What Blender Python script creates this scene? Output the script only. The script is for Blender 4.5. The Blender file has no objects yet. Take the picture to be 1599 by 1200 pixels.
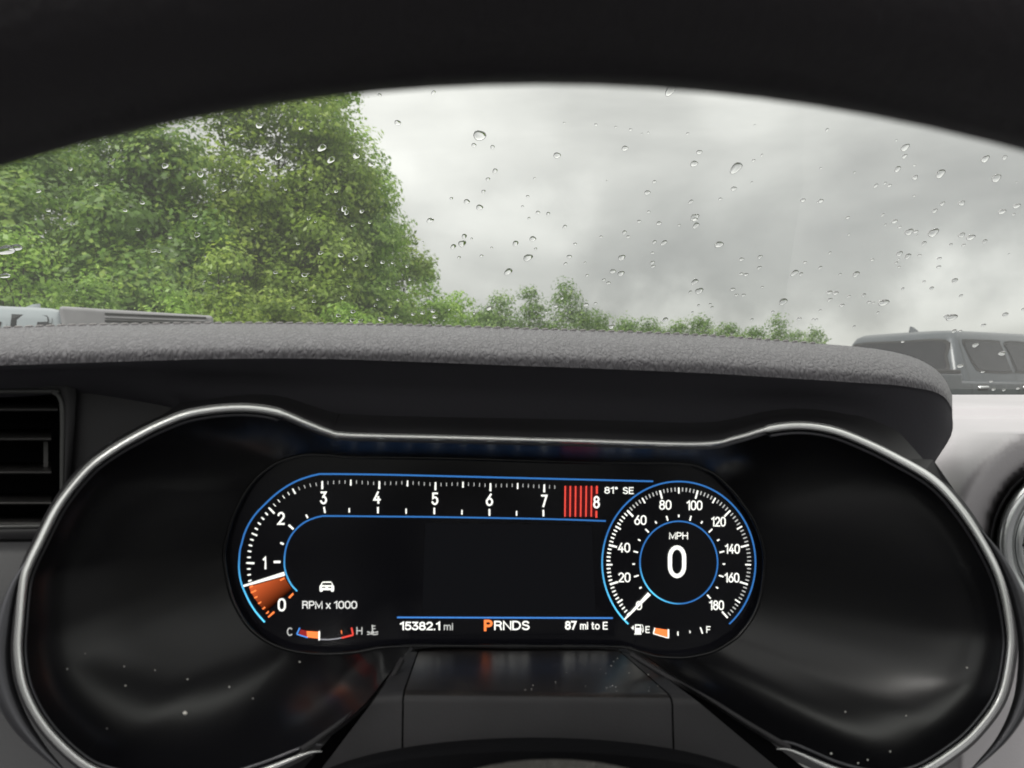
import bpy, math, random
import numpy as np
from mathutils import Vector, Matrix
random.seed(7)
rng = np.random.default_rng(7)
C = bpy.context.scene.collection
sc = bpy.context.scene
F = 1208.0                      # focal length in photo pixels (photo is 1599 wide)
CZ = 1.1                        # camera height above the ground

# ------------------------------------------------------------------ camera
cam_d = bpy.data.cameras.new("camera")
cam = bpy.data.objects.new("camera", cam_d); C.objects.link(cam)
cam.location = (0, 0, CZ); cam.rotation_euler = (math.radians(90), 0, 0)
cam_d.sensor_width = 36; cam_d.lens = F / 1599 * 36
cam_d.clip_start = 0.005; cam_d.clip_end = 3000
cam_d.dof.use_dof = True; cam_d.dof.focus_distance = 0.65; cam_d.dof.aperture_fstop = 19
sc.camera = cam

# ------------------------------------------------------------------ world
def direction(px, py):
    return Vector(((px - 799.5) / F, 1.0, -(py - 600) / F)).normalized()
SUN_DIR = Vector((-.45, -.60, .66)).normalized()
world = bpy.data.worlds.new("World"); sc.world = world; world.use_nodes = True
nt = world.node_tree; nt.nodes.clear()
def N(t, kind, **kw):
    n = t.nodes.new(kind)
    for k, v in kw.items(): setattr(n, k, v)
    return n
def build_world():
    L = nt.links.new
    out = N(nt, 'ShaderNodeOutputWorld')
    sky = N(nt, 'ShaderNodeTexSky', sky_type='NISHITA')
    sky.sun_disc = False
    sky.sun_elevation = math.asin(SUN_DIR.z); sky.sun_rotation = math.atan2(SUN_DIR.x, SUN_DIR.y)
    bg1 = N(nt, 'ShaderNodeBackground'); bg1.inputs[1].default_value = 0.06
    L(sky.outputs[0], bg1.inputs[0])
    tc = N(nt, 'ShaderNodeTexCoord')
    mp = N(nt, 'ShaderNodeMapping'); mp.inputs['Scale'].default_value = (1.0, 1.0, 2.6)
    L(tc.outputs['Generated'], mp.inputs[0])
    n1 = N(nt, 'ShaderNodeTexNoise'); n1.inputs['Scale'].default_value = 2.1; n1.inputs['Detail'].default_value = 5
    n1.inputs['Roughness'].default_value = 0.52; n1.inputs['Distortion'].default_value = 0.35
    L(mp.outputs[0], n1.inputs['Vector'])
    def M(op, a, b, clamp=False):
        m = N(nt, 'ShaderNodeMath', operation=op, use_clamp=clamp)
        for i, v in enumerate((a, b)):
            if isinstance(v, (int, float)): m.inputs[i].default_value = v
            else: L(v, m.inputs[i])
        return m.outputs[0]
    # the direction, wobbled a little by noise so that the bright breaks in the cloud have ragged rims
    n2 = N(nt, 'ShaderNodeTexNoise'); n2.inputs['Scale'].default_value = 5.5; n2.inputs['Detail'].default_value = 5
    L(tc.outputs['Generated'], n2.inputs['Vector'])
    vs = N(nt, 'ShaderNodeVectorMath', operation='MULTIPLY_ADD')
    L(n2.outputs['Color'], vs.inputs[0]); vs.inputs[1].default_value = (.36,) * 3; L(tc.outputs['Generated'], vs.inputs[2])
    vb = N(nt, 'ShaderNodeVectorMath', operation='SUBTRACT'); L(vs.outputs[0], vb.inputs[0]); vb.inputs[1].default_value = (.18,) * 3
    acc = M('MULTIPLY_ADD', n1.outputs[0], 0.72); acc.node.inputs[2].default_value = 0.20
    for (px, py, sx, sz, amp) in ((715, 330, .09, .08, .17), (640, 230, .04, .12, .05), (850, 380, .05, .045, .14), (960, 150, .20, .03, .03), (1330, 505, .50, .05, .34),
                                  (1120, 410, .30, .08, -.10), (840, 190, .16, .05, -.10), (1500, 300, .5, .16, -.11), (900, 470, .2, .035, -.10)):
        d = direction(px, py)
        sub = N(nt, 'ShaderNodeVectorMath', operation='SUBTRACT'); L(vb.outputs[0], sub.inputs[0]); sub.inputs[1].default_value = d
        mul = N(nt, 'ShaderNodeVectorMath', operation='MULTIPLY'); L(sub.outputs[0], mul.inputs[0]); mul.inputs[1].default_value = (1/sx, 1/.6, 1/sz)
        ln = N(nt, 'ShaderNodeVectorMath', operation='LENGTH'); L(mul.outputs[0], ln.inputs[0])
        g = M('EXPONENT', M('MULTIPLY', M('POWER', ln.outputs['Value'], 2.0), -0.7), 0)
        acc = M('ADD', acc, M('MULTIPLY', g, amp))
    # overcast skies grow brighter towards the zenith (CIE overcast law)
    sp_ = N(nt, 'ShaderNodeSeparateXYZ'); L(tc.outputs['Generated'], sp_.inputs[0])
    el = M('MAXIMUM', sp_.outputs['Z'], 0.0)
    g2 = M('MULTIPLY_ADD', el, 2.1); g2.node.inputs[2].default_value = .64
    acc = M('MULTIPLY', acc, g2)
    cmb = N(nt, 'ShaderNodeMixRGB', blend_type='MULTIPLY'); cmb.inputs[0].default_value = 1
    L(acc, cmb.inputs[1]); cmb.inputs[2].default_value = (1.0, .995, 0.94, 1)
    bg2 = N(nt, 'ShaderNodeBackground'); bg2.inputs[1].default_value = .82
    L(cmb.outputs[0], bg2.inputs[0])
    mx = N(nt, 'ShaderNodeMixShader'); mx.inputs[0].default_value = 0.92
    L(bg1.outputs[0], mx.inputs[1]); L(bg2.outputs[0], mx.inputs[2]); L(mx.outputs[0], out.inputs[0])
build_world()

sun_d = bpy.data.lights.new("sun", 'SUN'); sun_d.energy = 1.5; sun_d.angle = math.radians(20); sun_d.color = (1, .97, .92)
sun = bpy.data.objects.new("sun", sun_d); C.objects.link(sun)
sun.rotation_euler = SUN_DIR.to_track_quat('Z', 'Y').to_euler()
sc.view_settings.view_transform = 'Standard'; sc.view_settings.look = 'None'
sc.view_settings.exposure = 0.58; sc.view_settings.gamma = 1; sc.view_settings.use_curve_mapping = False
sc.cycles.max_bounces = 12; sc.cycles.transparent_max_bounces = 24; sc.cycles.transmission_bounces = 8
sc.cycles.caustics_refractive = False; sc.cycles.caustics_reflective = False
sc.cycles.use_denoising = True

# ------------------------------------------------------------------ helpers
def P(px, py, Y):
    """a point at distance Y ahead that is seen at photo pixel px, py"""
    return Vector(((px - 799.5) / F * Y, Y, CZ - (py - 600) / F * Y))
def plane_depth(px, y0, a=0.10):
    return y0 / (1 - a * (px - 799.5) / F)
def tag(o, label=None, cat=None, group=None, kind=None):
    if label: o['label'] = label
    if cat: o['category'] = cat
    if group: o['group'] = group
    if kind: o['kind'] = kind
    return o
def empty(name, loc=(0, 0, 0), rz=0, **kw):
    o = bpy.data.objects.new(name, None); C.objects.link(o); o.location = loc; o.rotation_euler = (0, 0, rz)
    o.empty_display_size = .01
    return tag(o, **kw)
def mesh(name, verts, faces, mat=None, parent=None, smooth=True, world_coords=True):
    me = bpy.data.meshes.new(name); me.from_pydata([tuple(v) for v in verts], [], faces)
    if smooth: me.polygons.foreach_set('use_smooth', [True] * len(me.polygons))
    me.update()
    return link(name, me, mat, parent, world_coords)
PW = {}
def link(name, me, mat=None, parent=None, world_coords=True):
    o = bpy.data.objects.new(name, me); C.objects.link(o)
    if mat and not me.materials: me.materials.append(mat)
    if parent:
        o.parent = parent
        if world_coords:
            m = Matrix.Identity(4); q = parent
            while q: m = Matrix.LocRotScale(q.location, q.rotation_euler, q.scale) @ m; q = q.parent
            if parent.parent or parent.location.length or any(parent.rotation_euler):
                me.transform(m.inverted())
    return o
def cr(pts, n=8, closed=False):
    """Catmull-Rom through pts"""
    pts = [Vector(p) for p in pts]; out = []; m = len(pts)
    segs = m if closed else m - 1
    for i in range(segs):
        p0 = pts[(i-1) % m] if closed else pts[max(i-1, 0)]
        p1, p2 = pts[i], pts[(i+1) % m]
        p3 = pts[(i+2) % m] if closed else pts[min(i+2, m-1)]
        for k in range(n):
            t = k / n
            out.append(.5*((2*p1) + (p2-p0)*t + (2*p0-5*p1+4*p2-p3)*t*t + (3*p1-p0-3*p2+p3)*t**3))
    if not closed: out.append(pts[-1])
    return out
def grid(name, rows, mat, parent=None, closed_u=False, closed_v=False, smooth=True, thick=0):
    nr, nc = len(rows), len(rows[0]); v = [p for r in rows for p in r]; f = []
    for i in range(nr if closed_v else nr-1):
        for j in range(nc if closed_u else nc-1):
            a = i*nc + j; b = i*nc + (j+1) % nc; c = ((i+1) % nr)*nc + (j+1) % nc; d = ((i+1) % nr)*nc + j
            f.append((a, b, c, d))
    return mesh(name, v, f, mat, parent, smooth)
def tube(name, path, rx, ry, mat, parent=None, closed=False, seg=10, facing=Vector((0, 1, 0)), taper=None):
    """sweep an ellipse along path; rx lies across the line of facing, ry along it"""
    rows = []; n = len(path)
    for i in range(n):
        a = path[(i-1) % n] if (closed or i) else path[i]; b = path[(i+1) % n] if (closed or i < n-1) else path[i]
        t = (b - a).normalized(); u = t.cross(facing).normalized(); w = u.cross(t).normalized()
        s = taper(i/(n-1)) if taper else 1
        rows.append([path[i] + u*math.cos(2*math.pi*k/seg)*rx*s + w*math.sin(2*math.pi*k/seg)*ry*s for k in range(seg)])
    o = grid(name, rows, mat, parent, closed_u=True, closed_v=closed)
    if not closed:
        me = o.data
    return o
def box_data(x0, x1, y0, y1, z0, z1):
    v = [(x, y, z) for x in (x0, x1) for y in (y0, y1) for z in (z0, z1)]
    f = [(0,1,3,2),(4,6,7,5),(0,4,5,1),(2,3,7,6),(0,2,6,4),(1,5,7,3)]
    return v, f

# ------------------------------------------------------------------ materials
def mat(name, col, rough=.5, metal=0, spec=.5, coat=0, coat_rough=.1, bump=None, vary=None, emit=None, estr=1, sheen=0, alpha=1):
    m = bpy.data.materials.new(name); m.use_nodes = True; t = m.node_tree; b = t.nodes['Principled BSDF']
    b.inputs['Base Color'].default_value = (*col, 1); b.inputs['Roughness'].default_value = rough
    b.inputs['Metallic'].default_value = metal; b.inputs['Specular IOR Level'].default_value = spec
    b.inputs['Coat Weight'].default_value = coat; b.inputs['Coat Roughness'].default_value = coat_rough
    b.inputs['Sheen Weight'].default_value = sheen
    if emit: b.inputs['Emission Color'].default_value = (*emit, 1); b.inputs['Emission Strength'].default_value = estr
    tc = N(t, 'ShaderNodeTexCoord')
    if vary:
        sc_, amt = vary
        n = N(t, 'ShaderNodeTexNoise'); n.inputs['Scale'].default_value = sc_; n.inputs['Detail'].default_value = 5
        t.links.new(tc.outputs['Object'], n.inputs[0])
        r = N(t, 'ShaderNodeMapRange'); r.inputs[1].default_value = .3; r.inputs[2].default_value = .7
        r.inputs[3].default_value = 1-amt; r.inputs[4].default_value = 1+amt; t.links.new(n.outputs[0], r.inputs[0])
        mm = N(t, 'ShaderNodeMixRGB', blend_type='MULTIPLY'); mm.inputs[0].default_value = 1
        mm.inputs[1].default_value = (*col, 1); t.links.new(r.outputs[0], mm.inputs[2]); t.links.new(mm.outputs[0], b.inputs['Base Color'])
        r2 = N(t, 'ShaderNodeMapRange'); r2.inputs[3].default_value = max(rough-.06, .02); r2.inputs[4].default_value = min(rough+.06, 1)
        t.links.new(n.outputs[0], r2.inputs[0]); t.links.new(r2.outputs[0], b.inputs['Roughness'])
    if bump:
        sc_, dist, strg = bump
        n = N(t, 'ShaderNodeTexNoise'); n.inputs['Scale'].default_value = sc_; n.inputs['Detail'].default_value = 4
        t.links.new(tc.outputs['Object'], n.inputs[0])
        bp = N(t, 'ShaderNodeBump'); bp.inputs['Distance'].default_value = dist; bp.inputs['Strength'].default_value = strg
        t.links.new(n.outputs[0], bp.inputs['Height']); t.links.new(bp.outputs[0], b.inputs['Normal'])
    return m
def leather_mat(name, col, rough, scale=420, strength=.9, dist=.0011, spec=.5):
    m = mat(name, col, rough, spec=spec); t = m.node_tree; b = t.nodes['Principled BSDF']; L = t.links.new
    tc = N(t, 'ShaderNodeTexCoord')
    mp = N(t, 'ShaderNodeMapping'); mp.inputs['Rotation'].default_value = (0, -.75, 0); mp.inputs['Scale'].default_value = (1.35, .7, .62)
    L(tc.outputs['Object'], mp.inputs[0])
    nz = N(t, 'ShaderNodeTexNoise'); nz.inputs['Scale'].default_value = scale*.5; nz.inputs['Detail'].default_value = 3; L(mp.outputs[0], nz.inputs[0])
    va = N(t, 'ShaderNodeVectorMath', operation='MULTIPLY_ADD'); L(nz.outputs['Color'], va.inputs[0])
    va.inputs[1].default_value = (1.5/scale*1.2,)*3; L(mp.outputs[0], va.inputs[2])
    vo = N(t, 'ShaderNodeTexVoronoi', feature='DISTANCE_TO_EDGE'); vo.inputs['Scale'].default_value = scale; L(va.outputs[0], vo.inputs['Vector'])
    r = N(t, 'ShaderNodeMapRange', interpolation_type='SMOOTHSTEP'); r.inputs[1].default_value = 0; r.inputs[2].default_value = .28; L(vo.outputs['Distance'], r.inputs[0])
    n2 = N(t, 'ShaderNodeTexNoise'); n2.inputs['Scale'].default_value = scale*.9; n2.inputs['Detail'].default_value = 2; L(va.outputs[0], n2.inputs[0])
    ad = N(t, 'ShaderNodeMath', operation='ADD'); hf = N(t, 'ShaderNodeMath', operation='MULTIPLY'); L(n2.outputs[0], hf.inputs[0]); hf.inputs[1].default_value = .45; L(r.outputs[0], ad.inputs[0]); L(hf.outputs[0], ad.inputs[1])
    bp = N(t, 'ShaderNodeBump'); bp.inputs['Distance'].default_value = dist; bp.inputs['Strength'].default_value = strength
    L(ad.outputs[0], bp.inputs['Height']); L(bp.outputs[0], b.inputs['Normal'])
    return m
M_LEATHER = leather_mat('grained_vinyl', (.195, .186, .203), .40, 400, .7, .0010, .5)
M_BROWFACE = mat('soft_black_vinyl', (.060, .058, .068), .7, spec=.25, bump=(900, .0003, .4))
M_DASH = mat('dash_vinyl_sheen', (.50, .475, .50), .42, spec=.6, bump=(700, .0002, .5), vary=(6, .08))  # base colour lifted to imitate overexposed sky sheen on the dark vinyl
M_PANEL = mat('matt_black_plastic', (.030, .029, .032), .55, spec=.35, bump=(1500, .0002, .35), vary=(30, .12))
M_DARK = mat('deep_black_plastic', (.005, .005, .006), .85, spec=.06)
M_HOUSING = mat('satin_black_housing', (.006, .006, .0075), .27, spec=.6, bump=(2500, .00005, .2))
M_TRIM = mat('smoked_trim', (.10, .10, .11), .28, metal=.7, spec=.5)
M_CHROME = mat('bright_chrome', (.98, .985, .98), .22, metal=.75)
M_SILVER = mat('satin_silver', (.80, .82, .83), .26, metal=.85)
M_SCREEN = mat('screen_glass', (.010, .010, .014), .20, spec=.5)
M_WHEEL = leather_mat('wheel_leather', (.012, .0095, .0125), .55, 700, .35, .0003)
M_SHROUD = leather_mat('coarse_grain_plastic', (.09, .085, .075), .4, 620, 1.0, .0014)
M_THREAD = mat('pale_thread', (.42, .40, .40), .8)
M_LINER = mat('grey_headliner', (.22, .22, .23), .95, bump=(800, .0004, .3))
M_DUST = mat('dust_speck', (.75, .72, .68), .9)

# dusty piano-like panel in front of the screen
def dusty():
    m = mat('dusty_black_panel', (.012, .012, .013), .32, spec=.4); t = m.node_tree; b = t.nodes['Principled BSDF']; L = t.links.new
    tc = N(t, 'ShaderNodeTexCoord'); n = N(t, 'ShaderNodeTexNoise'); n.inputs['Scale'].default_value = 1400; n.inputs['Detail'].default_value = 3
    L(tc.outputs['Object'], n.inputs[0])
    n2 = N(t, 'ShaderNodeTexNoise'); n2.inputs['Scale'].default_value = 60; n2.inputs['Detail'].default_value = 3; L(tc.outputs['Object'], n2.inputs[0])
    mu = N(t, 'ShaderNodeMath', operation='MULTIPLY'); L(n.outputs[0], mu.inputs[0]); L(n2.outputs[0], mu.inputs[1])
    r = N(t, 'ShaderNodeValToRGB'); r.color_ramp.elements[0].position = .26; r.color_ramp.elements[0].color = (.020, .018, .018, 1)
    r.color_ramp.elements[1].position = .44; r.color_ramp.elements[1].color = (.050, .042, .038, 1)
    L(mu.outputs[0], r.inputs[0]); L(r.outputs[0], b.inputs['Base Color'])
    return m
M_DUSTY = dusty()

# ------------------------------------------------------------------ ground
def ground():
    m = mat('asphalt', (.06, .06, .06), .8, bump=(60, .01, .5), vary=(.6, .3))
    lot = mesh('parking_lot', [(-45, -40, .004), (70, -40, .004), (70, 34, .004), (-14, 34, .004), (-14, 17, .004), (-45, 17, .004)], [(0,1,2,3,4,5)], m, smooth=False)
    tag(lot, kind='structure')
    g = mat('meadow', (.06, .10, .03), .95, vary=(.3, .35))
    n = 40; L = 1500
    rows = [[Vector((-L + 2*L*j/n, -L + 2*L*i/n, 0)) for j in range(n+1)] for i in range(n+1)]
    tag(grid('ground', rows, g), kind='structure')
ground()

# ------------------------------------------------------------------ trees
def leaf_mat(name, col, warm):
    m = bpy.data.materials.new(name); m.use_nodes = True; t = m.node_tree; t.nodes.clear(); L = t.links.new
    out = N(t, 'ShaderNodeOutputMaterial')
    at = N(t, 'ShaderNodeAttribute', attribute_name='tint')
    ramp = N(t, 'ShaderNodeValToRGB'); e = ramp.color_ramp.elements
    e[0].position = 0; e[0].color = tuple(c*.5 for c in col) + (1,)
    e[1].position = 1; e[1].color = (*warm, 1)
    mid = e.new(.5); mid.color = (*col, 1)
    L(at.outputs['Fac'], ramp.inputs[0])
    d = N(t, 'ShaderNodeBsdfPrincipled'); d.inputs['Roughness'].default_value = .36; d.inputs['Specular IOR Level'].default_value = .55
    L(ramp.outputs[0], d.inputs['Base Color'])
    tr = N(t, 'ShaderNodeBsdfTranslucent'); L(ramp.outputs[0], tr.inputs[0])
    mx = N(t, 'ShaderNodeMixShader'); mx.inputs[0].default_value = .45
    L(d.outputs[0], mx.inputs[1]); L(tr.outputs[0], mx.inputs[2]); L(mx.outputs[0], out.inputs[0])
    return m
LM = {
 'deep': leaf_mat('deep_leaves', (.18, .32, .05), (.42, .56, .09)),
 'olive': leaf_mat('olive_leaves', (.28, .42, .055), (.52, .64, .11)),
 'fresh': leaf_mat('fresh_leaves', (.30, .50, .07), (.52, .69, .13)),
 'far': leaf_mat('far_leaves', (.17, .29, .075), (.32, .45, .11)),
}
M_BARK = mat('bark', (.10, .08, .06), .9, bump=(12, .03, .8), vary=(4, .3))
def leaves(name, lobes, leaf, density, lm, parent, seed, clump=.75):
    """lobes: (centre, radii) ellipsoids; leaf clumps cling to their outer shells"""
    r = np.random.default_rng(seed); P_, S_, T_, D_ = [], [], [], []
    for (c, rad) in lobes:
        c = np.array(c); rad = np.array(rad)
        area = 4*math.pi*((rad[0]*rad[1])**1.6 + (rad[0]*rad[2])**1.6 + (rad[1]*rad[2])**1.6)**(1/1.6)/3**(1/1.6)
        nc = int(area*1.15/clump**2) + 8
        d = r.normal(size=(nc, 3)); d /= np.linalg.norm(d, axis=1)[:, None]
        d = d[d[:, 1] < .45]                                     # the side turned away holds fewer clumps
        rr = 1 - .55*r.random(len(d))**1.3
        cc = c + d*rad*rr[:, None]; cs = clump*(.45 + .75*r.random(len(d))); ct = r.random(len(d))
        for k in range(len(d)):
            m = max(8, int(density*cs[k]**2/leaf**2))
            q = r.normal(size=(m, 3)); q /= np.linalg.norm(q, axis=1)[:, None]
            rad_ = cs[k]*(.35+.65*r.random(m)**.5)
            pos = cc[k] + q*rad_[:, None]*np.array((1.15, 1.15, .60)); pos[:, 2] -= .35*cs[k]*(q[:, 0]**2 + q[:, 1]**2)*rad_/cs[k]
            P_.append(pos); D_.append(d[k] + q*.8 + np.array((0, 0, .55)))
            T_.append(np.clip(.15 + .65*ct[k] + .45*(r.random(m)-.5), 0, 1)); S_.append(leaf*(.4+1.1*r.random(m)**1.3))
    pos = np.concatenate(P_); s = np.concatenate(S_); tint = np.concatenate(T_); nr = np.concatenate(D_)
    n = len(pos); nr = nr + r.normal(size=(n, 3))*.55; nr /= np.linalg.norm(nr, axis=1)[:, None]
    keep = pos[:, 2] > .15; pos, s, tint, nr = pos[keep], s[keep], tint[keep], nr[keep]; n = len(pos)
    a = np.cross(nr, r.normal(size=(n, 3))); a /= np.linalg.norm(a, axis=1)[:, None]; b = np.cross(nr, a)
    v = np.empty((n, 4, 3)); v[:, 0] = pos + a*s[:, None]*.62; v[:, 1] = pos + b*s[:, None]*.34
    v[:, 2] = pos - a*s[:, None]*.62; v[:, 3] = pos - b*s[:, None]*.34
    me = bpy.data.meshes.new(name)
    me.vertices.add(n*4); me.vertices.foreach_set('co', v.ravel().astype(np.float32))
    me.loops.add(n*4); me.loops.foreach_set('vertex_index', np.arange(n*4, dtype=np.int32))
    me.polygons.add(n); me.polygons.foreach_set('loop_start', np.arange(0, n*4, 4, dtype=np.int32))
    me.polygons.foreach_set('loop_total', np.full(n, 4, dtype=np.int32))
    me.update(calc_edges=True)
    at = me.attributes.new('tint', 'FLOAT', 'FACE'); at.data.foreach_set('value', tint.astype(np.float32))
    link(name, me, LM[lm], parent)
    return n
def limbs(name, base, top, r0, lobes, parent, seed):
    rd = random.Random(seed); V, Fc = [], []
    def seg(path, ra, rb, sides=7):
        st = len(V); n = len(path)
        for i, p in enumerate(path):
            t = (path[min(i+1, n-1)] - path[max(i-1, 0)]).normalized(); u = t.orthogonal().normalized(); w = t.cross(u)
            rr = ra + (rb-ra)*i/(n-1)
            for k in range(sides): V.append(p + (u*math.cos(2*math.pi*k/sides) + w*math.sin(2*math.pi*k/sides))*rr)
        for i in range(n-1):
            for k in range(sides):
                Fc.append((st+i*sides+k, st+i*sides+(k+1) % sides, st+(i+1)*sides+(k+1) % sides, st+(i+1)*sides+k))
    H = top - base.z; tr = []
    for i in range(9): tr.append(base + Vector((rd.uniform(-.02, .02)*H*min(i, 1), rd.uniform(-.02, .02)*H, H*i/8)))
    seg(tr, r0, r0*.12)
    for k in range(16):
        i = rd.randint(2, 7); st = tr[i]; ang = rd.uniform(0, 2*math.pi); (c, rad) = rd.choice(lobes)
        end = Vector(c) + Vector((math.cos(ang)*rad[0], math.sin(ang)*rad[1], rd.uniform(-.2, .7)*rad[2]))*.8
        mid = (st + end)/2 + Vector((0, 0, .06*H)); path = cr([st, mid, end], 4)
        seg(path, r0*.38*(1-i/10), .012, 5)
    mesh(name, V, Fc, M_BARK, parent)
total = 0
def tree(px, top, Y, half, lm, label, low=.6, leaf=.165, dens=4.3, seed=0, group=None, clump=.75, cat='tree', name='tree', nl=6, depth=None):
    """crown seen around column px, reaching up to row top, half wide (photo pixels) at distance Y"""
    global total
    c = P(px, top, Y); H = c.z; R = half/F*Y; D = depth or R
    root = empty(name, (c.x, Y, 0), label=label, cat=cat, group=group)
    rd = random.Random(seed); lobes = []
    lobes.append(((c.x, Y, (H+low)/2 - .02*H), (R*.80, D*.8, (H-low)*.46)))
    for k in range(nl):
        a = 2*math.pi*k/nl + rd.uniform(-.4, .4); f = rd.uniform(.1, .78); zz = low + (H-low)*f; w = math.sqrt(max(.05, 1-(2*f-1)**2))
        lr = R*rd.uniform(.32, .5)
        lobes.append(((c.x + math.cos(a)*(R*w-lr*.8), Y + math.sin(a)*(D*w-lr*.8), zz), (lr, lr, lr*rd.uniform(.75, 1.15))))
    lobes.append(((c.x + rd.uniform(-.2, .2)*R, Y, H - R*.3), (R*.38, R*.38, R*.32)))
    total += leaves('crown', lobes, leaf, dens, lm, root, seed, clump)
    limbs('trunk', Vector((c.x, Y, 0)), H*.85, .0075*H+.03, lobes, root, seed+100)
    return root
G1 = 'tall trees crowding the edge of the lot'
tree(-70, 235, 21, 190, 'deep', 'dark broadleaf tree at the far left edge behind the silver pickup', seed=1, group=G1)
tree(70, 210, 24, 150, 'deep', 'tall dark green tree rising under the left end of the wheel rim', seed=2, group=G1, nl=8)
tree(205, 120, 27, 150, 'deep', 'tall shaded tree with bare limbs and sky gaps near its top', seed=3, group=G1, nl=8)
tree(345, 95, 29, 130, 'olive', 'olive green tree left of the tallest one, crown cut off by the rim', seed=4, group=G1, nl=8)
tree(440, 60, 31, 140, 'olive', 'tallest yellowish tree filling the middle of the wooded mass', seed=5, group=G1, nl=9)
tree(530, 118, 33, 88, 'fresh', 'slim upright tree forming the right shoulder against the sky', seed=6, group=G1, nl=9)
tree(588, 262, 35, 52, 'fresh', 'narrow ragged tree stepping out from the right side of the wood', seed=7, group=G1, nl=7)
tree(626, 345, 37, 46, 'olive', 'darker tree with a loose branch reaching right into the sky', seed=8, group=G1, nl=6)
tree(668, 412, 42, 52, 'fresh', 'low bright tree at the foot of the sloping wood edge', seed=9, group=G1, nl=6, leaf=.2)
tree(712, 458, 50, 46, 'fresh', 'last light green tree where the wood runs out towards the gap', seed=10, group=G1, nl=5, leaf=.2)
tree(170, 300, 21, 110, 'deep', 'dark mid height tree behind the bright shrubs', seed=21, group=G1, nl=6)
tree(310, 330, 25, 90, 'deep', 'shaded tree standing in the dark hollow of the wood', seed=22, group=G1, nl=6)
tree(480, 330, 29, 90, 'olive', 'bushy tree in front of the tallest yellowish tree', seed=23, group=G1, nl=6)
tree(570, 400, 33, 62, 'fresh', 'round bright tree low at the right of the wood', seed=24, group=G1, nl=6)
G2 = 'shrubs along the foot of the wood'
tree(25, 345, 14, 100, 'fresh', 'big bright shrub above the silver pickup cab', low=.2, leaf=.085, seed=31, group=G2, clump=.5, cat='shrub', name='shrub', nl=5)
tree(130, 435, 15, 75, 'fresh', 'low bright shrub behind the ribbed bed cover', low=.2, leaf=.085, seed=32, group=G2, clump=.45, cat='shrub', name='shrub', nl=5)
tree(265, 440, 17, 60, 'fresh', 'yellow green shrub right of the silver pickup', low=.2, leaf=.085, seed=33, group=G2, clump=.45, cat='shrub', name='shrub', nl=5)
tree(345, 385, 19, 62, 'olive', 'upright olive shrub taller than its neighbours', low=.2, leaf=.095, seed=34, group=G2, clump=.5, cat='shrub', name='shrub', nl=5)
tree(440, 455, 21, 60, 'olive', 'olive shrub below the middle of the wood', low=.2, leaf=.095, seed=35, group=G2, clump=.5, cat='shrub', name='shrub', nl=5)
tree(540, 470, 24, 55, 'fresh', 'rightmost pale shrub of the row at the wood foot', low=.2, leaf=.10, seed=36, group=G2, clump=.5, cat='shrub', name='shrub', nl=5)
G3 = 'far trees beyond the lot'
far = [(752, 478, 75, 30, 'rounded far tree just right of the wood end'), (782, 458, 78, 32, 'wide far tree left of the one with the thin trunk'),
       (826, 448, 80, 24, 'far tree with a thin bare trunk in the middle of the horizon'), (880, 441, 82, 38, 'tallest far tree with sky gaps in its crown'),
       (930, 486, 86, 34, 'far tree stepping down right of the tallest one'), (972, 494, 90, 30, 'low far tree in the dip of the treeline'),
       (1016, 494, 92, 30, 'far tree with one spindly shoot on top'), (1052, 500, 95, 24, 'small far tree before the broad round one'),
       (1097, 492, 95, 27, 'broad round far tree right of the dip'), (1142, 502, 96, 24, 'flat topped far tree in the right half of the treeline'),
       (1181, 508, 98, 19, 'brownish small far tree between two gaps'), (1220, 493, 92, 20, 'isolated taller far tree near the right end'),
       (1243, 516, 95, 15, 'tiny far tree tucked beside the isolated taller one'), (1270, 513, 92, 19, 'last small round far tree before the grey pickup')]
for i, (px, top, Y, half, lab) in enumerate(far):
    tree(px, top, Y, half*1.25, 'far', lab, low=2.0 if 'thin' in lab else .4, leaf=.24, dens=2.6, seed=50+i, group=G3, clump=1.1, nl=8)
def woodland():
    lobes = []
    for k in range(46):
        px = 735 + k*12.2; c = P(px, 512 + 7*math.sin(k*1.3) + 6*random.random() + (10 if px > 1040 else 3), 112)
        lobes.append(((c.x, 112 + 3*math.sin(k), c.z - 2.4), (1.9, 1.9, 2.3)))
    leaves('distant_woodland', lobes, .36, 1.6, 'far', None, 99, 1.0)
    tag(bpy.data.objects['distant_woodland'], 'hazy strip of distant woodland along the horizon behind the far trees', 'woodland', kind='stuff')
woodland()

# ------------------------------------------------------------------ pickups
def paint(name, col): return mat(name, col, .4, metal=.2, coat=.5, coat_rough=.12, vary=(2, .05))
M_GLASSCAR = mat('tinted_window', (.010, .012, .015), .05, spec=.35)
M_TYRE = mat('tyre_rubber', (.02, .02, .02), .85); M_RUBBER = mat('window_rubber', (.012, .012, .012), .6)
def car_part(name, v, f, m, root, bevel=0, smooth=True):
    o = mesh(name, v, f, m, root, smooth, world_coords=False)
    if bevel:
        b = o.modifiers.new('bevel', 'BEVEL'); b.width = bevel; b.segments = 3; b.limit_method = 'ANGLE'
        w = o.modifiers.new('wn', 'WEIGHTED_NORMAL')
    return o
def slab(outline, y0, y1):
    """side outline (x,z) pushed between y0 and y1"""
    n = len(outline); v = [(x, y0, z) for x, z in outline] + [(x, y1, z) for x, z in outline]
    f = [tuple(range(n))[::-1], tuple(range(n, 2*n))] + [(i, (i+1) % n, n+(i+1) % n, n+i) for i in range(n)]
    return v, f
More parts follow.
